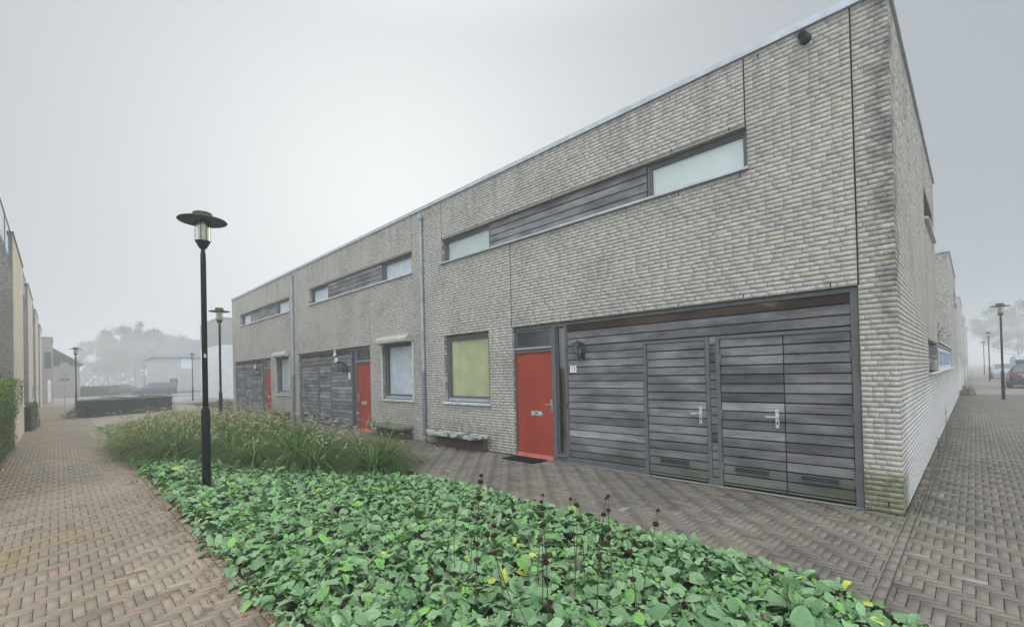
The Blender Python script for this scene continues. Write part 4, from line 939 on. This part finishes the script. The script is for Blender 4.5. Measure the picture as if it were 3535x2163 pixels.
# ------------------------------------------------------------------ left row of cream houses
def left_house(x0,label,x1=None,door=True):
    x1=x0-5.2 if x1 is None else x1; h=5.85
    r=thing('cream_house',label,'house',((x0+x1)/2,-7.55,0),0,'cream brick houses left of the path'); cx=(x0+x1)/2; a,b=x0-cx,x1-cx
    acc=Acc(); ops=[(b+.9,b+1.85,1.02,1.68)]
    # local frame: street wall on y=0 facing +Y, end wall on x=a facing +X
    brick_face(acc,(0,0,0),(1,0,0),(0,1,0),b,a,0,h,ops); ne=len(acc.M); brick_face(acc,(a,-6,0),(0,1,0),(1,0,0),0,6,0,h); acc.M[ne]=acc.M[ne]*0+2
    acc.quad([(b,0,0),(b,-6,0),(b,-6,h),(b,0,h)],1); acc.quad([(a,-.012,h-.01),(b,-.012,h-.01),(b,-6,h-.01),(a,-6,h-.01)],1); acc.quad([(a,-6,0),(b,-6,0),(b,-6,h),(a,-6,h)],1)
    acc.build('wall',[BR2,MORT,BR4],r)
    mb=MB(); mb.box(b,a+.03,-.2,.03,h,h+.06); mb.box(a-.2,a+.03,-6,-.201,h,h+.06); mb.build('roof_trim',simple('dark_trim',(.13,.12,.115),.6) if 'dark_trim' not in bpy.data.materials else bpy.data.materials['dark_trim'],r)
    w=MB(); w.box(b+.9,b+1.85,-.10,-.06,1.02,1.68,1)
    for p,q in((b+.9,b+.95),(b+1.80,b+1.85)): w.box(p,q,-.07,-.03,1.02,1.68)
    w.build('window',[FRAME,DGLASS],r); w=MB(); w.box(b+.82,b+1.93,-.06,.05,.97,1.015); w.build('sill',SILLM,r)
    # recessed terrace wing with its glass balustrade
    acc=Acc(); y=-1.6; acc.quad([(a,y,0),(a+3.9,y,0),(a+3.9,y,h-.9),(a,y,h-.9)],0); acc.quad([(a,y,h-.9),(a+3.9,y,h-.9),(a+3.9,-6,h-.9),(a,-6,h-.9)],1)
    acc.build('terrace_wing',[BR2,MORT],r)
    g=MB(); g.box(a+.02,a+3.88,-.05,-.04,h-.75,h+.05); g.build('balustrade_glass',GLASS,r)
    g=MB(); g.box(a+.02,a+3.88,-.065,-.025,h+.05,h+.075)
    g.build('handrail',ALU,r)
    for k in range(3): p=MB(); xx=a+.06+k*1.88; p.box(xx-.02,xx+.02,-.065,-.03,h-.95,h+.05); p.build('post',simple('teal_post',(.09,.13,.14),.5) if 'teal_post' not in bpy.data.materials else bpy.data.materials['teal_post'],r)
    return r
for x0,lb in [(-17.9,'nearest cream brick house behind the tall hedge, glass balustrade at its top left'),(-27.1,'second cream brick house, right behind the small dark hedge'),(-36.3,'third cream brick house left of the path'),(-45.5,'fourth, farthest cream brick house left of the path')]: left_house(x0,lb)
r=thing('brown_house','brown flat roofed house ending the left row, before the gabled house','house',(-62,-7,0))
mb=MB(); mb.box(-4,4,-6,0,0,5.85); mb.build('wall',BRN,r); mb=MB(); mb.box(-4.05,4.05,-6.05,.05,5.851,5.95); mb.build('roof_trim',TILE,r)
mb=MB(); mb.box(3.995,4.02,-.5,-.08,3.1,4.6); mb.build('window',DGLASS,r); mb=MB(); mb.box(3.995,4.03,-.32,-.1,.05,2.1); mb.build('door',PLW,r)
def gable(name,label,loc,rz,L,D,eave,ridge,wall,off=0,wins=(),hip=0.):
    """front wall on y=0 facing -Y, length L along x, ridge parallel to x unless turned"""
    r=thing(name,label,'house',loc,rz)
    mb=MB(); mb.box(0,L,0,D,0,eave); 
    if not hip: mb.add([(0,0,eave+.001),(0,D,eave+.001),(0,D/2,ridge-.05)],[(0,1,2)]); mb.add([(L,0,eave+.001),(L,D,eave+.001),(L,D/2,ridge-.05)],[(2,1,0)])
    mb.build('wall',wall,r)
    e=.35; mb=MB(); o_=.25 if not hip else 0
    top=[(hip-o_,D/2),(L-hip+o_,D/2)]
    A=[(-e,-e,eave-.1),(L+e,-e,eave-.1),(L+e,D+e,eave-.1),(-e,D+e,eave-.1)] if hip else [(-o_,-e,eave-.1),(L+o_,-e,eave-.1),(L+o_,D+e,eave-.1),(-o_,D+e,eave-.1)]
    T=[(top[0][0],D/2,ridge),(top[1][0],D/2,ridge)]
    k=.14; V=A+T+[(x,y,z+k) for x,y,z in A+T]
    mb.add(V,[(6,7,11,10),(8,9,10,11),(7,8,11),(9,6,10),(1,0,4,5),(3,2,5,4),(2,1,5),(0,3,4),(0,1,7,6),(1,2,8,7),(2,3,9,8),(3,0,6,9)]); mb.build('roof',TILE,r)
    mb=MB(); mb.box(L*.6-.3,L*.6+.3,D/2-.3,D/2+.3,ridge-.4,ridge+.7); mb.build('chimney',BRN,r)
    for x0,x1,z0,z1,m in wins:
        w=MB(); w.box(x0,x1,-.03,-.005,z0,z1,1 if m is None else 2)
        for p in (x0,x1): w.box(p-.05,p+.05,-.06,-.002,z0-.05,z1+.05)
        w.box(x0+.05,x1-.05,-.058,-.002,z0-.05,z0+.03); w.box(x0+.05,x1-.05,-.058,-.002,z1-.03,z1+.05)
        w.build('window',[PLW,DGLASS,m or DGLASS],r)
    return r
PINK=simple('salmon_panel',(.55,.30,.22),.7)
gable('hip_roofed_house','hazy house with a hipped tile roof and pale window, behind the far lamps','' and 0 or (-86,3.9,0),PI/2,14,10,5.4,8.4,simple('far_wall_brick',(.40,.38,.36),.9,.1,3),hip=1.6,wins=[(3.1,4.6,3.7,5.1,BLINDW),(8,9.5,3.7,5.1,BLINDW),(5.8,6.9,.9,2.3,PINK),(1.5,2.7,.9,2.2,None)])
r=gable('gabled_house','foggy brick gable house at the far left, sloping roof above the road signs','' and 0 or (-78,-4.7,0),PI,8,9.2,4.1,7.6,BRN,wins=[(1,2,1,2,None)])
r.rotation_euler=(0,0,PI); 
r=thing('pale_block','pale two-tone block of flats just past the end of the brick row','building',(-47,3.7,0))
mb=MB(); mb.box(-8,0,0,10,4.9,7.3); mb.build('upper_storey',BR3,r); mb=MB(); mb.box(-7.98,-.02,.02,10,0,4.898); mb.build('lower_storey',PLW,r); mb=MB(); mb.box(-8.05,.05,-.05,10,7.301,7.4); mb.build('roof_trim',ALU,r)

# ------------------------------------------------------------------ trees in the fog
def tree(label,x,y,h,rad,trunk_h,seed,n=24000):
    rad*=1.3; trunk_h*=.85
    k_=2.0; x,y=.6+(x-.6)*k_,-6.7+(y+6.7)*k_; h=1.7+(h-1.7)*k_; rad*=k_; trunk_h=1.7+(trunk_h-1.7)*k_
    rs=np.random.default_rng(seed); r=thing('tree',label,'tree',(x,y,0),0,'leafy trees standing in the fog')
    mb=MB(); mb.tube([(0,0,0),(.08,.03,trunk_h*.6),(.02,.1,trunk_h),(.1,0,h*.7)],[.24,.19,.17,.06],9)
    tips=[]
    for k in range(9):
        a=k*2.4+rs.uniform(-.3,.3); z=trunk_h*(.85+.08*k); e=rs.uniform(.55,.9)*rad; t=(e*math.cos(a),e*math.sin(a),min(z+rs.uniform(1,2.6),h-.8)); tips.append(t); mb.tube([(0.03,.05,z),(t[0]*.5,t[1]*.5,z+.45*(t[2]-z)),t],[.10,.06,.02],6)
    mb.build('trunk',BARK,r,True)
    cl=[]; zc=(trunk_h+h)/2
    for k in range(90):
        d=rs.normal(0,1,3); d/=np.linalg.norm(d); q=rs.uniform(.35,1)**.5; cl.append((d[0]*q*rad*.85,d[1]*q*rad*.85,zc+d[2]*q*(h-trunk_h)/2*.86,rs.uniform(.55,1.15)))
    cl=np.array(cl); i=rs.integers(0,len(cl),n); p=cl[i,:3]+rs.normal(0,.62,(n,3))*cl[i,3:4]; f=rs.uniform(0,1,(n,1))*.6+.4*(cl[i,3:4]>.85)
    la=LA(); la.add(leaves(p,rs.uniform(0,6.28,n),rs.normal(.1,.7,n),rs.uniform(.24,.5,n),rs.uniform(.15,.3,n),rs.normal(.4,.4,n),rs.normal(.2,.2,n),np.zeros(n),np.array([.045,.065,.022])*(1-f)+np.array([.12,.13,.045])*f,2,2,shape='x',edge=0)); la.build('crown',CROWNM,r,False)
for k,(x,y,h,rd,th,lb) in enumerate([(-86,-1.6,8.6,3.0,3.4,'leftmost tree of the foggy group at the end of the path'),(-84,1.2,10.6,3.6,3.6,'tallest, highest crowned tree of the foggy group'),(-88,3.9,10.2,3.3,3.5,'middle right tree of the foggy group, behind the dark van'),(-85,6.4,9.0,3.2,3.3,'rightmost tree of the foggy group, next to the hipped roof'),(-98,2.6,10.5,3.4,3.6,'faint tree standing behind the foggy group'),(4.6,82,10.0,3.8,3.0,'faint tree beyond the parked cars on the lane, left one'),(10.5,80,10.5,4.2,3.0,'faint tree beyond the parked cars on the lane, right one'),(17,84,10,4.2,3.,'faint tree far right of the lane, outermost')]): tree(lb,x,y,h,rd,th,40+k)
hedge('hedge','low dark hedge in fog beyond the road on the left','hedge',(-83,-5.0),(0,1),1,4.5,1.,1.3,3500,(.03,.045,.025),(.07,.09,.05),.10,0,'clipped hedges')

la=LA(); n=17000; yy=rng.uniform(-45,75,n); zz=rng.uniform(0,1,n)**.8*(5.5+2.2*np.sin(yy*.21)+1.3*np.sin(yy*.63+1)); f=rng.uniform(0,1,(n,1))
la.add(leaves(np.stack([-205+N_(0,2.5,n),yy,zz],1),rng.uniform(0,6.28,n),N_(.1,.6,n),rng.uniform(.6,1.3,n),rng.uniform(.4,.9,n),N_(.4,.4,n),N_(.2,.2,n),np.zeros(n),np.array([.05,.07,.03])*(1-f)+np.array([.11,.12,.06])*f,2,2,shape='x',edge=0)); tag(la.build('distant_wood',CROWNM,None,False),'far low line of trees and shrubs fading into the fog','trees',None,'stuff')
# ------------------------------------------------------------------ road signs
r=thing('traffic_sign','hazy pole with two round discs and a blue plate at the end of the path','road sign',(-46.05,-6.33,0)); r.rotation_euler=(0,0,.1)
mb=MB(); mb.tube([(0,0,0),(0,0,3.25)],.03,10); mb.build('pole',ZINC,r)
for z in (2.98,2.42):
    mb=MB(); mb.lathe([(.29,-.008),(.295,0),(.29,.008)],n=28); o=mb.build('sign_disc',simple('sign_back',(.33,.34,.35),.5) if 'sign_back' not in bpy.data.materials else bpy.data.materials['sign_back'],r); o.rotation_euler=(0,PI/2,0); o.location=(.045,0,z)
mb=MB(); mb.box(.035,.05,-.29,.29,1.92,2.10); mb.build('blue_plate',simple('sign_blue',(.16,.24,.34),.5),r,bevel=.003)

# ------------------------------------------------------------------ cars
TYRE=simple('tyre_rubber',(.018,.018,.019),.85,.2,20); RIM=simple('alloy_rim',(.45,.46,.48),.35,.1,9,0,60,.5,.6); CGL=simple('car_glass',(.03,.035,.04),.05,.2,2,0,60,.7); RED=simple('tail_red',(.30,.015,.015),.2,.1,9); HEADL=simple('headlight',(.65,.66,.68),.15,.1,9); YPL=simple('yellow_plate',(.62,.45,.06),.5,.05,9)
def car(label,loc,rz,L,Wd,H,paint,st,wheels,glass,rear='hatch',cat='car'):
    """local +x is the nose. st: (x, z_top, z_belt, half_width, half_roof)"""
    r=thing('parked_car',label,cat,loc,rz,'parked cars in the fog'); rows=[]
    for x,zt,zb,w,wr in st:
        pts=[(w*.86,.20),(w*.97,.30),(w,.55),(w*.985,zb),(wr,zt-.05),(wr*.82,zt),(0,zt+.015)]
        rows.append([(x,y,z) for y,z in pts]+[(x,-y,z) for y,z in pts[-2::-1]])
    k=len(rows[0]); V=[p for rw in rows for p in rw]; F=[(i*k+j,i*k+j+1,(i+1)*k+j+1,(i+1)*k+j) for i in range(len(rows)-1) for j in range(k-1)]
    F+=[tuple(range(k-1,-1,-1)),tuple((len(rows)-1)*k+j for j in range(k))]+[(i*k+k-1,i*k,(i+1)*k,(i+1)*k+k-1) for i in range(len(rows)-1)]
    mb=MB(); mb.add(V,F); b=mb.build('body',paint,r,True); bv=b.modifiers.new('bevel','BEVEL'); bv.width=.03; bv.segments=2; bv.limit_method='ANGLE'; bv.angle_limit=R_(25)
    def patch(i,j,a0,a1,b0,b1,name,mat,off=.012):
        A,B=np.array(rows[i][j]),np.array(rows[i][j+1]); C_,D_=np.array(rows[i+1][j]),np.array(rows[i+1][j+1])
        P=lambda s,t:(A*(1-t)+B*t)*(1-s)+(C_*(1-t)+D_*t)*s
        q=[P(a0,b0),P(a1,b0),P(a1,b1),P(a0,b1)]; nrm=np.cross(q[1]-q[0],q[3]-q[0]); nrm/=np.linalg.norm(nrm)+1e-9
        cen=np.mean(q,0)-np.array([np.mean([p[0] for p in rows[i]]),0,.7]); nrm*= 1 if nrm@cen>0 else -1
        m=MB(); m.add([tuple(p+nrm*off) for p in q]+[tuple(p-nrm*.02) for p in q],[(0,1,2,3),(4,5,1,0),(5,6,2,1),(6,7,3,2),(7,4,0,3)]); return m.build(name,mat,r)
    for i in glass:
        for j in (3,8): patch(i,j,.06,.94,.12,.9,'side_window',CGL)
    return r,patch,rows
def wheelset(r,xs,w,rad):
    for x in xs:
        for s in (1,-1):
            mb=MB(); mb.lathe([(rad*.62,-.1),(rad*.96,-.1),(rad,-.06),(rad,.06),(rad*.96,.1),(rad*.62,.1)],n=24); o=mb.build('wheel',TYRE,r,False); o.location=(x,s*(w-.09),rad); o.rotation_euler=(PI/2,0,0)
            mb=MB(); mb.lathe([(rad*.62,-.098),(rad*.2,-.085),(.02,-.09)],n=20); mb.lathe([(rad*.62,.098),(rad*.2,.085),(.02,.09)],n=20); mb.build('rim',RIM,o)
def band(r,x,y0,y1,z0,z1,name,mat,d=.03):
    mb=MB(); mb.box(x-d,x+d,y0,y1,z0,z1); return mb.build(name,mat,r,bevel=.01)
DKP=simple('dark_car_paint',(.010,.011,.013),.22,.1,3,0,60,.6); SILV=simple('silver_paint',(.42,.44,.46),.3,.08,3,0,60,.5,.5); GRYP=simple('grey_car_paint',(.035,.037,.042),.3,.1,3,0,60,.5); WHP=simple('pale_car_paint',(.30,.31,.32),.3,.05,3,0,60,.5)
MPV=[(-2.2,1.00,.95,.80,.70),(-2.1,1.50,.98,.86,.68),(-1.6,1.60,.97,.88,.68),(-.2,1.62,.95,.88,.69),(.55,1.55,.93,.88,.66),(1.25,1.02,.92,.87,.74),(1.95,.84,.80,.82,.70),(2.2,.60,.56,.70,.62)]
r,pt,_=car('dark grey people carrier with bright wheels, parked side on beyond the box hedge','' and 0 or (-71.0,1.9,0),-PI/2-.12,4.4,.88,1.62,GRYP,MPV,(-1.4,1.35),(1,2,3))
wheelset(r,(-1.35,1.35),.88,.32); 
for j in (5,6): pt(4,j,.05,.95,.05,.98,'windscreen',CGL)
band(r,2.08,.45,.68,.62,.76,'headlight',HEADL); band(r,2.08,-.68,-.45,.62,.76,'headlight',HEADL)
HB=[(-2.0,.62,.58,.72,.66),(-1.98,.95,.92,.80,.70),(-1.55,1.40,.95,.84,.60),(-.3,1.46,.93,.85,.61),(.25,1.43,.92,.85,.60),(1.0,.98,.90,.84,.72),(1.75,.82,.78,.80,.68),(2.0,.58,.54,.68,.6)]
def hatch(label,loc,rz,paint,plate=True):
    r,pt,_=car(label,loc,rz,4,.85,1.46,paint,HB,(-1.25,1.3),(2,3)); wheelset(r,(-1.25,1.28),.85,.30)
    for j in (4,5,6,7): pt(1,j,.12,.92,.02,.98,'rear_window',CGL)
    for j in (5,6): pt(4,j,.05,.95,.05,.98,'windscreen',CGL)
    for s in (1,-1):
        band(r,-1.98,s*.76,s*.46,.72,.90,'tail_light',RED); band(r,1.9,s*.72,s*.46,.60,.74,'headlight',HEADL)
    band(r,-1.995,-.26,.26,.70,.81,'number_plate',YPL,.02); band(r,-1.99,-.44,.44,.85,.90,'trim_bar',RIM,.02); band(r,-1.96,-.80,.80,.26,.50,'bumper',DKP,.06)
    return r
hatch('dark hatchback seen from behind, yellow number plate, right edge of the lane','' and 0 or (2.92,37.6,0),PI/2,DKP)
VAN=[(-2.4,.9,.85,.88,.84),(-2.38,2.05,1.25,.93,.82),(-1.8,2.15,1.25,.95,.82),(.6,2.15,1.25,.95,.82),(1.2,2.05,1.22,.95,.78),(1.85,1.25,1.12,.92,.82),(2.4,.98,.92,.86,.74),(2.5,.6,.56,.75,.7)]
r,pt,_=car('silver van parked behind the dark hatchback on the lane','' and 0 or (3.5,47.5,0),PI/2,4.9,.95,2.15,SILV,VAN,(),(3,),cat='van'); wheelset(r,(-1.5,1.6),.95,.33)
for j in (4,5,6,7): pt(1,j,.1,.9,.05,.95,'roof_panel',SILV,.006)
band(r,-2.40,-.72,.72,1.30,1.80,'rear_window',CGL,.02); band(r,-2.4,.70,.86,.9,1.25,'tail_light',RED); band(r,-2.4,-.86,-.70,.9,1.25,'tail_light',RED)
hatch('pale car in fog by the second lamp of the lane','' and 0 or (2.55,60.5,0),-PI/2,WHP)
hatch('faint dark car in fog left of the people carrier','' and 0 or (-84,.2,0),PI/2+.1,GRYP)

# ------------------------------------------------------------------ fog
g=NG('fog'); v=g.n('ShaderNodeVolumePrincipled'); v.inputs['Color'].default_value=(.80,.82,.835,1); v.inputs['Density'].default_value=HAZE; v.inputs['Anisotropy'].default_value=.25
g.t.links.new(v.outputs[0],g.out.inputs['Volume']); 
mb=MB(); mb.box(-430,430,-430,430,-1.0,12.2); tag(mb.build('haze',g.m),'pale morning fog filling the whole place','fog',None,'stuff')
